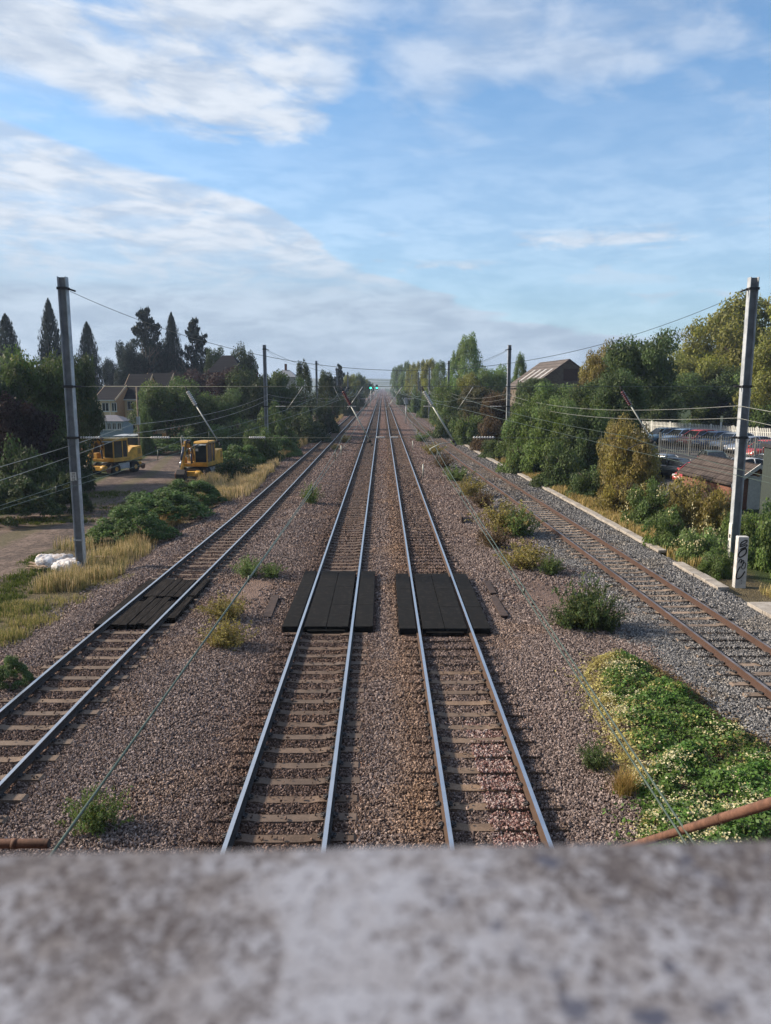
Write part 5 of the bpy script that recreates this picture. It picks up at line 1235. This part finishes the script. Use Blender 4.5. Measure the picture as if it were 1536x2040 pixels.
def tree(kind, u, vtop, wpx, Y, col, label, vbot=None, yel=.3, name=None, cat='tree', group=None, depth=1.0):
    i = cnt.get(kind, 0); cnt[kind] = i + 1; x = W3(u, min(vtop + 25, 1100), Y).x; g = gzf(x, Y)
    dpt = Y * CP + CZ * SP
    top = W3(u, vtop, Y).z; rad = wpx / 2 * dpt / F; h = top - g
    nm = name or {'cone': 'conifer', 'pine': 'pine_tree', 'shrub': 'shrub', 'mound': 'bramble_mound', 'weed': 'weed_plant', 'round': 'tree', 'tall': 'tree'}[kind]
    t = empty(nm, (x, Y, g), random.random() * 6.28); tag(t, label, cat, group)
    protos = [k for k in CR if k.startswith(kind)]; cr = bpy.data.objects.new('leaves' if kind in ('mound', 'weed') else 'crown', CR[protos[i % len(protos)]]); COL.objects.link(cr); cr.parent = t
    if kind in ('round', 'tall'):
        cb = (.16 if kind == 'round' else .12) * h if vbot is None else W3(u, vbot, Y).z - g
        rz = (h - cb) / 2; cr.location = (0, 0, cb + rz * .98); cr.scale = (rad * 1.0, rad * depth, rz * (.98 if kind == 'tall' else 1.04))
        cr.scale = (cr.scale[0], cr.scale[1], cr.scale[2] * 1.09)
    elif kind in ('cone', 'pine'): cr.location = (0, 0, h * .04); cr.scale = (rad, rad, h * .96)
    elif kind == 'shrub': cr.scale = (rad * .95, rad * .95 * depth, h / 1.02); 
    elif kind == 'mound': cr.scale = (rad, rad * depth, h / .86)
    else: cr.scale = (rad * 1.4, rad * 1.4, h * 1.1)
    b = random.uniform(.9, 1.12); cr.color = (col[0] * b, col[1] * b, col[2] * b, yel)
    if kind not in ('mound', 'weed'):
        tr = bpy.data.objects.new('trunk', TK[i % 3]); COL.objects.link(tr); tr.parent = t; s = h * (.9 if kind in ('cone', 'pine') else .95); tr.scale = (min(s, rad * 1.6), min(s, rad * 1.6), s * (.95 if kind in ('cone', 'pine') else .9))
    return t
random.seed(21)
MB_ = (.085, .15, .045)
ordn = ['first', 'second', 'third', 'fourth', 'fifth', 'sixth', 'seventh']
T = tree
# --- left side, back to front
T('cone', 12, 627, 88, 150, CF, 'tall dark cone-shaped conifer at the left edge')
T('cone', 97, 597, 78, 150, CF, 'tallest cone-shaped conifer, just left of the nearest left mast')
T('cone', 174, 643, 72, 150, CF, 'cone-shaped conifer just right of the nearest left mast')
T('round', 256, 676, 60, 165, CF, 'dark rounded tree left of the ragged tall pine', yel=0)
T('pine', 291, 617, 150, 168, CF, 'tall ragged pine in the clump behind the houses', yel=0)
T('cone', 342, 624, 66, 170, CF, 'slim pointed conifer between two ragged pines', yel=0)
T('pine', 388, 638, 116, 168, CF, 'ragged pine at the right of the conifer clump', yel=0)
T('round', 318, 690, 110, 172, CF, 'dark low tree filling under the pointed conifer', yel=0)
T('round', 218, 716, 40, 190, CF, 'small far bush seen between the conifers', yel=0)
T('round', 372, 735, 100, 132, CU, 'dark copper-leaved tree behind the round tree', yel=0)
T('round', 430, 690, 50, 150, DG, 'dark tree rising over the brick house roof')
T('round', 490, 697, 62, 142, DG, 'dark tree just left of the second left mast', yel=.2)
T('round', 470, 735, 110, 118, CU, 'dull reddish bush in front of the brick house', vbot=840, yel=.2)
T('round', 330, 750, 124, 92, MG, 'round tree with a yellowish top right of the yellow houses', yel=.5)
T('round', 300, 785, 70, 90, MG, 'smaller bush at the foot of the round tree by the houses', vbot=870)
T('round', 500, 742, 120, 108, DG, 'broad dark green bush left of the second left mast', vbot=880)
T('round', 560, 742, 90, 112, MG, 'green bush just right of the second left mast', vbot=860)
T('tall', 604, 738, 60, 118, DG, 'upright bush left of the third left mast', vbot=860)
T('tall', 652, 752, 60, 130, DG, 'dark bush right of the third left mast')
T('round', 430, 775, 110, 96, MG, 'mid green bush above the right-hand excavator', vbot=880)
T('shrub', 548, 800, 104, 88, MG, 'shrub at the foot of the second left mast')
T('shrub', 610, 800, 92, 100, DG, 'shrub left of the foot of the third left mast')
T('shrub', 476, 815, 120, 92, PG, 'pale green shrub behind the bramble bank')
T('shrub', 652, 795, 60, 120, DG, 'dark shrub right of the foot of the third left mast')
T('shrub', 520, 838, 90, 76, MG, 'low leafy shrub in front of the second left mast', yel=.2)
T('pine', 676, 727, 54, 200, CF, 'dark conifer above the bushes near the fourth left mast', yel=0)
for i, (u, v, w, Y_) in enumerate([(697, 745, 40, 235), (712, 748, 34, 270), (721, 752, 26, 310), (727, 757, 20, 370), (733, 762, 16, 450), (741, 765, 12, 560)]):
    T('round', u, v, w, Y_, MG if i % 2 else YG, ordn[i] + ' tree of the far line left of the tracks, counted from the nearest', group='far trees left of the tracks')
for i, (u, v, w, Y_) in enumerate([(690, 768, 34, 190), (705, 772, 28, 225), (718, 772, 22, 270)]):
    T('shrub', u, v, w, Y_, DG, ordn[i] + ' low bush at the foot of the far trees on the left', cat='shrub', group='far bushes left of the tracks')
T('round', -30, 700, 170, 54, DG, 'dark tree cut off by the left edge')
T('round', 62, 690, 150, 58, MG, 'big dense tree with a yellow-green top left of the nearest mast', yel=.55)
T('round', 150, 700, 88, 66, DG, 'dark dense tree right behind the nearest left mast', yel=.4)
T('round', 20, 800, 150, 52, CU, 'dark purplish undergrowth tree at the left edge', yel=.1, vbot=960)
T('shrub', 110, 830, 130, 56, DG, 'dark shrub left of the nearest left mast', yel=.1)
T('shrub', 25, 872, 160, 47, DG, 'dark shrub at the left edge below the big tree', yel=.1)
T('shrub', 120, 905, 90, 50, DG, 'small dark shrub left behind the nearest left mast', yel=.1)
T('shrub', 178, 800, 50, 80, RB, 'brownish shrub beside the yellow houses', yel=.3)
T('shrub', 285, 810, 44, 84, MG, 'bush behind the slim wooden pole', yel=.4)
T('mound', 30, 950, 190, 42, DG, 'low brambles at the left edge above the dirt track', cat='brambles', depth=.8)
T('mound', 130, 950, 100, 45, DG, 'low brambles left of the nearest left mast', cat='brambles', depth=.8)
T('mound', 330, 872, 150, 88, MB_, 'green bramble bank between the two excavators', cat='brambles')
T('mound', 400, 855, 150, 96, MB_, 'green bramble bank behind the right-hand excavator', cat='brambles')
T('mound', 478, 885, 110, 68, MB_, 'leafy bramble bank right of the right-hand excavator', cat='brambles')
T('mound', 555, 872, 90, 80, MB_, 'bramble bank at the foot of the second left mast', cat='brambles')
T('shrub', 468, 905, 90, 61, DG, 'dark shrub just right of the right-hand excavator', yel=.3)
T('mound', 372, 955, 130, 47, MB_, 'bramble mound in front of the right-hand excavator', cat='brambles', depth=1.2)
T('mound', 262, 1012, 156, 36.5, MB_, 'nearest bramble mound right of the nearest left mast', cat='brambles', depth=1.1)
T('mound', 318, 977, 196, 41.5, MB_, 'largest bramble mound beside the dirt track', cat='brambles', depth=1.1)
T('mound', 2, 1312, 76, 17.6, PG, 'soft green plant at the left edge near the leftmost track', cat='plant')
# --- right side, back to front (leaf greens brightened to stand in for sun)
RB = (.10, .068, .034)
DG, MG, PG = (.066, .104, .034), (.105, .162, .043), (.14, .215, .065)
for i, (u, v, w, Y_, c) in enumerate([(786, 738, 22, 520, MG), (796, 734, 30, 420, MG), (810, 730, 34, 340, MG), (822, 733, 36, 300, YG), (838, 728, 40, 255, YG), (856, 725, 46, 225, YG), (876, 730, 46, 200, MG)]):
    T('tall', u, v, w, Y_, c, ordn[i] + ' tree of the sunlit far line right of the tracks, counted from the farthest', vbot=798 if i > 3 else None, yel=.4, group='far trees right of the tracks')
for i, (u, v, w, Y_) in enumerate([(800, 765, 26, 300), (826, 770, 34, 215), (852, 765, 40, 180), (880, 760, 44, 160)]):
    T('shrub', u, v, w, Y_, MG, ordn[i] + ' bush at the foot of the far trees on the right, counted from the farthest', cat='shrub', group='far bushes right of the tracks')
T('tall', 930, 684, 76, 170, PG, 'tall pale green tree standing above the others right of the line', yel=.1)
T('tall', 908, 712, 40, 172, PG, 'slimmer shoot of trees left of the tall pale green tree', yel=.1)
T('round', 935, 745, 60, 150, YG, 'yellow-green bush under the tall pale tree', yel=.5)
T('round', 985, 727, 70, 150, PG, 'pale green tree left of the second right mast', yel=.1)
T('tall', 1036, 718, 34, 140, MG, 'small pointed tree just right of the second right mast', yel=.1)
T('shrub', 1036, 766, 100, 98, DG, 'ivy bush against the left wall of the barn', yel=.1)
T('round', 1066, 752, 84, 104, DG, 'ivy-covered tree in front of the barn roof', vbot=800, yel=.1)
T('round', 898, 768, 70, 125, MG, 'green bush left of the third right mast', vbot=868)
T('round', 948, 768, 84, 112, (.085, .085, .036), 'dull reddish brown bush between the second and third right masts', vbot=850)
T('round', 990, 775, 60, 100, RB, 'russet bush just left of the second right mast', vbot=880)
T('shrub', 892, 806, 74, 108, DG, 'dark shrub at the foot of the third right mast')
T('shrub', 935, 805, 84, 96, MG, 'green shrub left of the second right mast')
T('shrub', 972, 828, 74, 86, RB, 'low red-brown shrub left of the second right mast', yel=.1)
T('round', 1108, 762, 140, 92, MG, 'broad ivy mass rising below the barn', vbot=880, yel=.1)
T('round', 1196, 694, 86, 88, OL, 'thin brownish tree right of the barn', yel=.4)
T('round', 1172, 762, 120, 74, DG, 'dark hedge tree right of the barn', vbot=900)
T('round', 1280, 656, 150, 78, DG, 'tall dark rounded tree in the middle of the right-hand side', yel=.15)
T('round', 1235, 735, 120, 70, DG, 'dark tree below the tall rounded one', yel=.3)
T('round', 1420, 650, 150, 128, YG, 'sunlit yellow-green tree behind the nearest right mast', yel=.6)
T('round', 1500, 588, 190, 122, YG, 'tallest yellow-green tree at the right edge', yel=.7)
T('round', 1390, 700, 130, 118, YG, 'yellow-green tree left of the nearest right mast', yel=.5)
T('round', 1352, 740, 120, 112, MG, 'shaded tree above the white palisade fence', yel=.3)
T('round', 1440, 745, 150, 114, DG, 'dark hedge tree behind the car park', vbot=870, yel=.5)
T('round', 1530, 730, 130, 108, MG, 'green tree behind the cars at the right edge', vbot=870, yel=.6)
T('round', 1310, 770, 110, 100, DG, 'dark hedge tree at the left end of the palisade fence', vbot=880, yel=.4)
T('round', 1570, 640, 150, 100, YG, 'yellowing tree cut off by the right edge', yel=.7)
T('round', 1055, 800, 110, 66, MG, 'green bush just right of the second right mast', vbot=960)
T('round', 1110, 800, 130, 62, MG, 'broad green bush below the ivy', vbot=960, yel=.2)
T('round', 1170, 800, 110, 58, DG, 'dark bush left of the yellowish ivy bush', vbot=980, yel=.2)
T('shrub', 1040, 862, 90, 64, MG, 'leafy shrub at the foot of the second right mast', yel=.4)
T('shrub', 985, 862, 70, 78, DG, 'dark shrub left of the foot of the second right mast')
T('shrub', 1110, 880, 120, 55, DG, 'dark shrub by the pale trough on the right', yel=.2)
T('shrub', 1175, 915, 100, 50, DG, 'shrub left of the yellowish ivy bush by the track', yel=.3)
T('round', 1225, 838, 76, 49, OL, 'tall yellowish shoots at the left of the ivy bush', vbot=1010, yel=.6)
T('round', 1260, 848, 112, 46, OL, 'large yellowish flowering ivy bush left of the car park', vbot=1040, yel=.8)
T('shrub', 1250, 930, 110, 44, OL, 'lower part of the ivy growth beside the trough', yel=.5)
T('shrub', 1300, 955, 120, 39, MG, 'green shrub with pale flowers left of the garage', yel=.3)
T('shrub', 1376, 928, 132, 39.5, OL, 'yellowish shrub in front of the garage roof', yel=.6)
T('shrub', 1424, 946, 104, 38, OL, 'olive shrub left of the foot of the nearest right mast', yel=.5)
T('shrub', 1340, 1010, 120, 34, MG, 'leafy green shrub beside the rightmost track', yel=.2)
T('shrub', 1400, 1035, 110, 31.5, PG, 'bright green shrub with cream blossom left of the graffitied post', yel=.3)
T('shrub', 1492, 990, 110, 33.5, MG, 'leafy shrub around the foot of the nearest right mast', yel=.1)
T('shrub', 1530, 1000, 120, 30.5, MG, 'dark green climber behind the graffitied post', yel=.05)
T('shrub', 1424, 1085, 80, 29, MG, 'small green shrub left of the graffitied post', yel=.2)
T('shrub', 1610, 1020, 140, 28, MG, 'green shrub cut off by the right edge', yel=.1)
# --- plants between the tracks
WD = [(838, 862, 30, 880, MG, 'farthest plant in the row left of the rightmost track'), (862, 880, 44, 906, OL, 'second plant in the row left of the rightmost track, counted from the far end'), (884, 905, 44, 932, RB, 'brownish third plant in the row left of the rightmost track'),
 (908, 925, 56, 958, MG, 'green fourth plant in the row left of the rightmost track'), (936, 948, 60, 988, OL, 'yellowish fifth plant in the row left of the rightmost track'), (962, 972, 50, 1012, RB, 'rusty brown plant behind the bushy green one'),
 (1006, 998, 108, 1062, OL, 'bushy green plant left of the rightmost track'), (1034, 1006, 70, 1068, MG, 'small green plant right of the bushy one'), (985, 1050, 74, 1092, RB, 'reddish plant left of the grey-green round bush'),
 (1046, 1074, 96, 1132, OL, 'round grey-green bush left of the rightmost track'), (1098, 1106, 50, 1144, MG, 'small green weed right of the round grey-green bush'),
 (1176, 1145, 110, 1252, DG, 'dark green spreading shrub between the third and rightmost tracks'), (1140, 1200, 80, 1250, DG, 'low left branches of the dark spreading shrub'), (1216, 1195, 70, 1256, DG, 'low right branches of the dark spreading shrub'),
 (620, 964, 38, 1004, MG, 'small green weed between the leftmost and second tracks, farthest of its line'), (496, 1104, 52, 1150, PG, 'light green weed left of the second track'), (540, 1120, 48, 1152, MG, 'low weed just right of the light green one'),
 (446, 1182, 88, 1236, OL, 'straggly weed under the overhead wire on the left'), (444, 1236, 96, 1290, OL, 'bushier weed nearest under the overhead wire on the left'), (160, 1568, 104, 1655, MG, 'dark green weed growing at the bottom left'),
 (688, 866, 22, 882, OL, 'tiny far weed beside the second track'), (1205, 1475, 66, 1535, DG, 'small dark weed at the edge of the flowering patch'), (668, 884, 20, 897, OL, 'second tiny far weed beside the second track')]
for u, v, w, vb, c, lb in WD:
    T('weed', u, v, w, GP(u, vb, -.22).y, c, lb, cat='plant', yel=.5)

# --- grass
def blades(name, label, spots, n, h=(.35, .8), wdt=.012, seed=1, tone=(1, 1, 1), vr=(.2, 1), kind='stuff', lean=.35, cat='grass'):
    r = np.random.default_rng(seed); P_ = []
    tot = sum(s[4] for s in spots)
    for (x, y, sx, sy, wt) in spots:
        m = int(n * wt / tot); q = np.clip(r.normal(size=(m, 2)), -1.9, 1.9) * .5; P_.append(np.stack([x + q[:, 0] * sx, y + q[:, 1] * sy], 1))
    P_ = np.concatenate(P_); m = len(P_)
    # tufts
    c = r.integers(0, m, m); tu = r.random(m) < .6; P_ = np.where(tu[:, None], P_[(c // 22) * 22 % m] + r.normal(size=(m, 2)) * .07, P_)
    z = gz(P_[:, 0], P_[:, 1]) - .02; H_ = r.uniform(*h, m) * (.75 + .4 * fbm(P_[:, 0], P_[:, 1], 1.6, 3)); a = r.random(m) * 6.283; L = H_ * lean * r.random(m)
    b0 = np.stack([P_[:, 0], P_[:, 1], z], 1); sd_ = np.stack([np.cos(a + 1.57), np.sin(a + 1.57), 0 * a], 1) * wdt; mid = b0 + np.stack([np.cos(a) * L * .35, np.sin(a) * L * .35, H_ * .6], 1); tp = b0 + np.stack([np.cos(a) * L, np.sin(a) * L, H_], 1)
    V = np.stack([b0 - sd_, b0 + sd_, mid + sd_ * .8, mid - sd_ * .8, tp + sd_ * .35, tp - sd_ * .35], 1).reshape(-1, 3); i = np.arange(m)[:, None] * 6
    Fc = np.concatenate([i + np.array([0, 1, 2, 3]), i + np.array([3, 2, 4, 5])]); v = r.uniform(*vr, m)
    o = bpy.data.objects.new(name, npmesh(name, V, Fc, M_GRASS, dict(v=('FACE', np.concatenate([v * .75, v]))))); COL.objects.link(o); o.color = (*tone, 1)
    return tag(o, label, cat, kind=kind)
def spot(u, v, sx, sy, w=1, z=-.5): p = GP(u, v, z); return (p.x, p.y, sx, sy, w)
blades('dry_grass', 'dry yellow grass around the foot of the nearest left mast', [spot(125, 1172, .9, .7, 2), spot(235, 1115, 1.1, 2.2, 4), spot(190, 1150, 1.0, .8, 2), spot(265, 1090, .8, 2.4, 2), spot(160, 1092, 1.2, .8, .6)], 7000, (.3, .9), seed=2, vr=(.05, 1), wdt=.008, tone=(1.05, 1.0, 1.15))
blades('dry_grass', 'thin dry grass along the left side of the leftmost track', [spot(300, 1070, .7, 4, 2), spot(360, 1020, .9, 4, 2), spot(400, 995, 1, 4, 2)], 7000, (.25, .6), seed=3, tone=(.9, .8, .8))
blades('dry_grass', 'tall straw-coloured grass beyond the brambles beside the leftmost track', [spot(455, 985, 1.9, 5, 4), spot(430, 960, 1.2, 5, 2), spot(520, 945, 1.0, 6, 3), spot(500, 960, 1.2, 5, 2)], 14000, (.5, 1.0), .014, seed=4, tone=(1.05, 1.0, 1.2))
blades('dry_grass', 'far strips of straw-coloured grass beside the leftmost track', [spot(600, 880, 1.6, 12, 4), spot(630, 862, 1.6, 14, 3), spot(660, 842, 1.5, 20, 3), spot(560, 905, 1.5, 8, 3), spot(470, 870, 3, 6, 2)], 16000, (.6, 1.2), .022, seed=5, tone=(1.1, 1.0, 1.15))
blades('dry_grass', 'short yellowing grass at the left edge near the leftmost track', [spot(20, 1215, 1.0, 1.2, 3, -.45), spot(60, 1240, .8, .8, 2, -.45), spot(10, 1270, .7, .7, 2, -.45), spot(100, 1200, 1.2, .8, 1, -.45), spot(190, 1165, 1.4, .6, 1, -.45)], 4500, (.12, .32), .007, seed=6, vr=(.05, .7))
blades('verge_grass', 'short grass and weeds along the edges of the dirt track', [spot(60, 1035, 5, 1.2, 3), spot(190, 985, 4, 2, 3), spot(250, 1010, 2.5, 3, 2), spot(20, 1215, 1.5, .8, 1), spot(35, 1158, .9, 1.6, 1.6), spot(5, 1190, .9, .9, 1), spot(75, 1118, .6, 1.2, .8)], 14000, (.08, .25), .014, seed=7, vr=(0, .4), tone=(.6, .7, .6))
blades('dry_grass', 'orange dry grass strip between the trough and the hedge on the right', [(float(T4c(y)) + 3.9, y, .9, 2.5, 1) for y in range(32, 64, 3)] + [(float(T4c(y)) + 4.2, y, 1.4, 6, .7) for y in range(66, 150, 8)], 24000, (.25, .6), .016, seed=8, tone=(.92, .86, .80))
blades('dry_grass', 'small patch of yellow grass right of the graffitied post', [(14.2, 26.0, .7, .8, 1), (14.9, 24.6, .8, .8, .6)], 3500, (.15, .45), .008, seed=9)
blades('grass_tuft', 'orange-brown grass tuft at the edge of the flowering patch', [(*GP(1246, 1585, -.2)[:2], .16, .16, 1)], 420, (.35, .6), .004, seed=10, tone=(.9, .76, .62), kind=None, lean=.9, cat='grass tuft')

# --- the flowering climber that covers the ballast in the right foreground
def climber():
    poly = [(1165, 1330), (1180, 1300), (1240, 1296), (1300, 1310), (1380, 1360), (1450, 1420), (1540, 1475), (1700, 1560), (1760, 1700), (1500, 1760), (1290, 1740), (1268, 1650), (1290, 1590), (1240, 1520), (1215, 1460), (1178, 1400)]
    pg = np.array([[GP(u, v, 0).x, GP(u, v, 0).y] for u, v in poly])
    def inside(P_):
        c = np.zeros(len(P_), bool); j = len(pg) - 1
        for i in range(len(pg)):
            c ^= ((pg[i, 1] > P_[:, 1]) != (pg[j, 1] > P_[:, 1])) & (P_[:, 0] < (pg[j, 0] - pg[i, 0]) * (P_[:, 1] - pg[i, 1]) / (pg[j, 1] - pg[i, 1]) + pg[i, 0]); j = i
        return c
    def edge(P_):
        d = np.full(len(P_), 9.)
        for i in range(len(pg)):
            a, b = pg[i - 1], pg[i]; ab = b - a; t = np.clip(((P_ - a) @ ab) / (ab @ ab), 0, 1); d = np.minimum(d, np.linalg.norm(P_ - a - t[:, None] * ab, axis=1))
        return d
    r = np.random.default_rng(99); lo, hi = pg.min(0), pg.max(0); P_ = r.uniform(lo - .5, hi + .5, (150000, 2)); P_ = P_ + np.stack([fbm(P_[:, 0], P_[:, 1], 3, 1), fbm(P_[:, 0], P_[:, 1], 3, 2)], 1) * .26; ins_ = inside(P_); e0 = edge(P_); out_ = ~ins_ & (r.random(len(P_)) < .5 * np.exp(-e0 / .13) * (.5 + .9 * (fbm(P_[:, 0], P_[:, 1], 4, 21) > .1))); kp = ins_ | out_; e = np.where(ins_, e0, 0)[kp]; P_ = P_[kp]
    hgt = .06 + .40 * (1 - np.exp(-e / .6)) + .26 * fbm(P_[:, 0], P_[:, 1], 2.6, 4) * np.minimum(e * 2, 1) + .06 * fbm(P_[:, 0], P_[:, 1], 7, 5)
    z = gz(P_[:, 0], P_[:, 1]) + np.maximum(hgt, .04) * (1 - .55 * r.random(len(P_)) ** 2)
    # colour zones follow the growth: blossom gone over at the left rim, brown at the track side
    rel = (P_[:, 0] - lo[0]) / (hi[0] - lo[0]); yy = (P_[:, 1] - lo[1]) / (hi[1] - lo[1])
    left = 1.4 * np.exp(-np.maximum(e - .18, 0) / .28) * (P_[:, 0] < np.interp(P_[:, 1], [9, 16.5, 19], [5.6, 6.3, 7.4])) * (P_[:, 1] > 12.9)
    brown = 1.3 * np.exp(-e / .42) * (P_[:, 0] > np.interp(P_[:, 1], [11, 19], [7.2, 6.6]))
    n = len(P_); pos = np.stack([P_[:, 0], P_[:, 1], z], 1)
    t = empty('flowering_climber', (6.5, 14, -.25)); tag(t, 'green climber patch with cream blossom spreading over the ballast at the bottom right', 'climbing plant')
    pos -= np.array([6.5, 14, -.25]); nr = np.array([-.1, 0, .8]) + r.normal(size=(n, 3)) * .6; v = np.clip(.5 + .25 * fbm(P_[:, 0], P_[:, 1], 5, 6) + .2 * fbm(P_[:, 0], P_[:, 1], 1.4, 16) + .22 * r.normal(size=n), 0, 1); w = r.random(n) * .8
    isb = (r.random(n) < brown * 1.1); isy = (r.random(n) < left * 1.0 + .45 * (fbm(P_[:, 0], P_[:, 1], 1.9, 8) > .28)) & ~isb; isg = ~isb & ~isy
    for nm, msk, c, sz in (('leaves', isg, (.095, .185, .034), .062), ('yellow_leaves', isy, (.40, .36, .12), .045), ('brown_leaves', isb, (.17, .12, .05), .05)):
        o = bpy.data.objects.new(nm, leaf_mesh(nm, pos[msk], nr[msk], sz * r.uniform(.4, 1.5, msk.sum()), v[msk], w[msk], .7)); COL.objects.link(o); o.parent = t; o.color = (*c, .3)
    # blossom in clusters
    cl = P_[r.choice(n, 1500)]; dens = fbm(cl[:, 0], cl[:, 1], 1.7, 9) + .5 * (cl[:, 1] < 13.3) - .25 + .5 * (cl[:, 0] < 5.2); cl = cl[dens > .12]; ec = edge(cl)
    q = []
    for (x, y), e_ in zip(cl, ec):
        m = r.integers(5, 16); zz = .06 + .40 * (1 - math.exp(-e_ / .6)) + .26 * fbm(np.array([x]), np.array([y]), 2.6, 4)[0] * min(e_ * 2, 1) + .03
        q.append(np.stack([x + r.normal(size=m) * .06, y + r.normal(size=m) * .06, gz(x, y) + zz + r.normal(size=m) * .025], 1))
    q = np.concatenate(q) - np.array([6.5, 14, -.25]); m = len(q); me_ = leaf_mesh('blossom', q, np.array([0, -.2, 1]) + r.normal(size=(m, 3)) * .5, .034 * r.uniform(.6, 1.3, m), r.random(m), r.random(m) * .7, .95, M_BLOOM)
    o = bpy.data.objects.new('blossom', me_); COL.objects.link(o); o.parent = t
def m_bloom(t):
    v = attr(t, 'v'); return bsdf(t, t.ramp(v, [(0, (.34, .29, .12)), (.5, (.52, .48, .25)), (1, (.64, .61, .42))]), .8)
M_BLOOM = mat('blossom', m_bloom)
climber()
# blossom on the hedge shrubs at the right
def blossom_on(label_like, n, spread, cx, seed):
    for o in list(COL.objects):
        if o.get('label') == label_like:
            r = np.random.default_rng(seed); cr = o.children[0]; d = unit(r.normal(size=(n, 3))); d[:, 2] = np.abs(d[:, 2]); d = d[(d[:, 2] > .2)]
            k = r.integers(0, len(d), len(d)); d = d[(k // 9) * 9 % len(d)] + r.normal(size=(len(d), 3)) * .05
            me_ = leaf_mesh('blossom', d * 1.0, d + .4 * r.normal(size=d.shape), spread * r.uniform(.6, 1.3, len(d)), r.random(len(d)), r.random(len(d)), .95, M_BLOOM)
            b = bpy.data.objects.new('blossom', me_); COL.objects.link(b); b.parent = o; b.scale = cr.scale
for lb, n in (('green shrub with pale flowers left of the garage', 260), ('bright green shrub with cream blossom left of the graffitied post', 500), ('leafy green shrub beside the rightmost track', 140), ('olive shrub left of the foot of the nearest right mast', 200)): blossom_on(lb, n, .04, 0, n)

# ------------------------------------------------------------------ haze
HZ_D = 0.0003
def m_haze():
    m = bpy.data.materials.new('haze'); m.use_nodes = True; nt = m.node_tree; nt.nodes.clear(); o = nt.nodes.new('ShaderNodeOutputMaterial'); v = nt.nodes.new('ShaderNodeVolumePrincipled')
    v.inputs['Color'].default_value = (.58, .74, 1, 1); v.inputs['Density'].default_value = HZ_D; v.inputs['Anisotropy'].default_value = .2; nt.links.new(v.outputs[0], o.inputs['Volume']); return m
hzm = m_haze(); hb = MB().box(-7300, 7300, -120, 12300, -8, 48).build('haze', hzm); tag(hb, 'thin blue haze in the air', 'haze', kind='stuff')
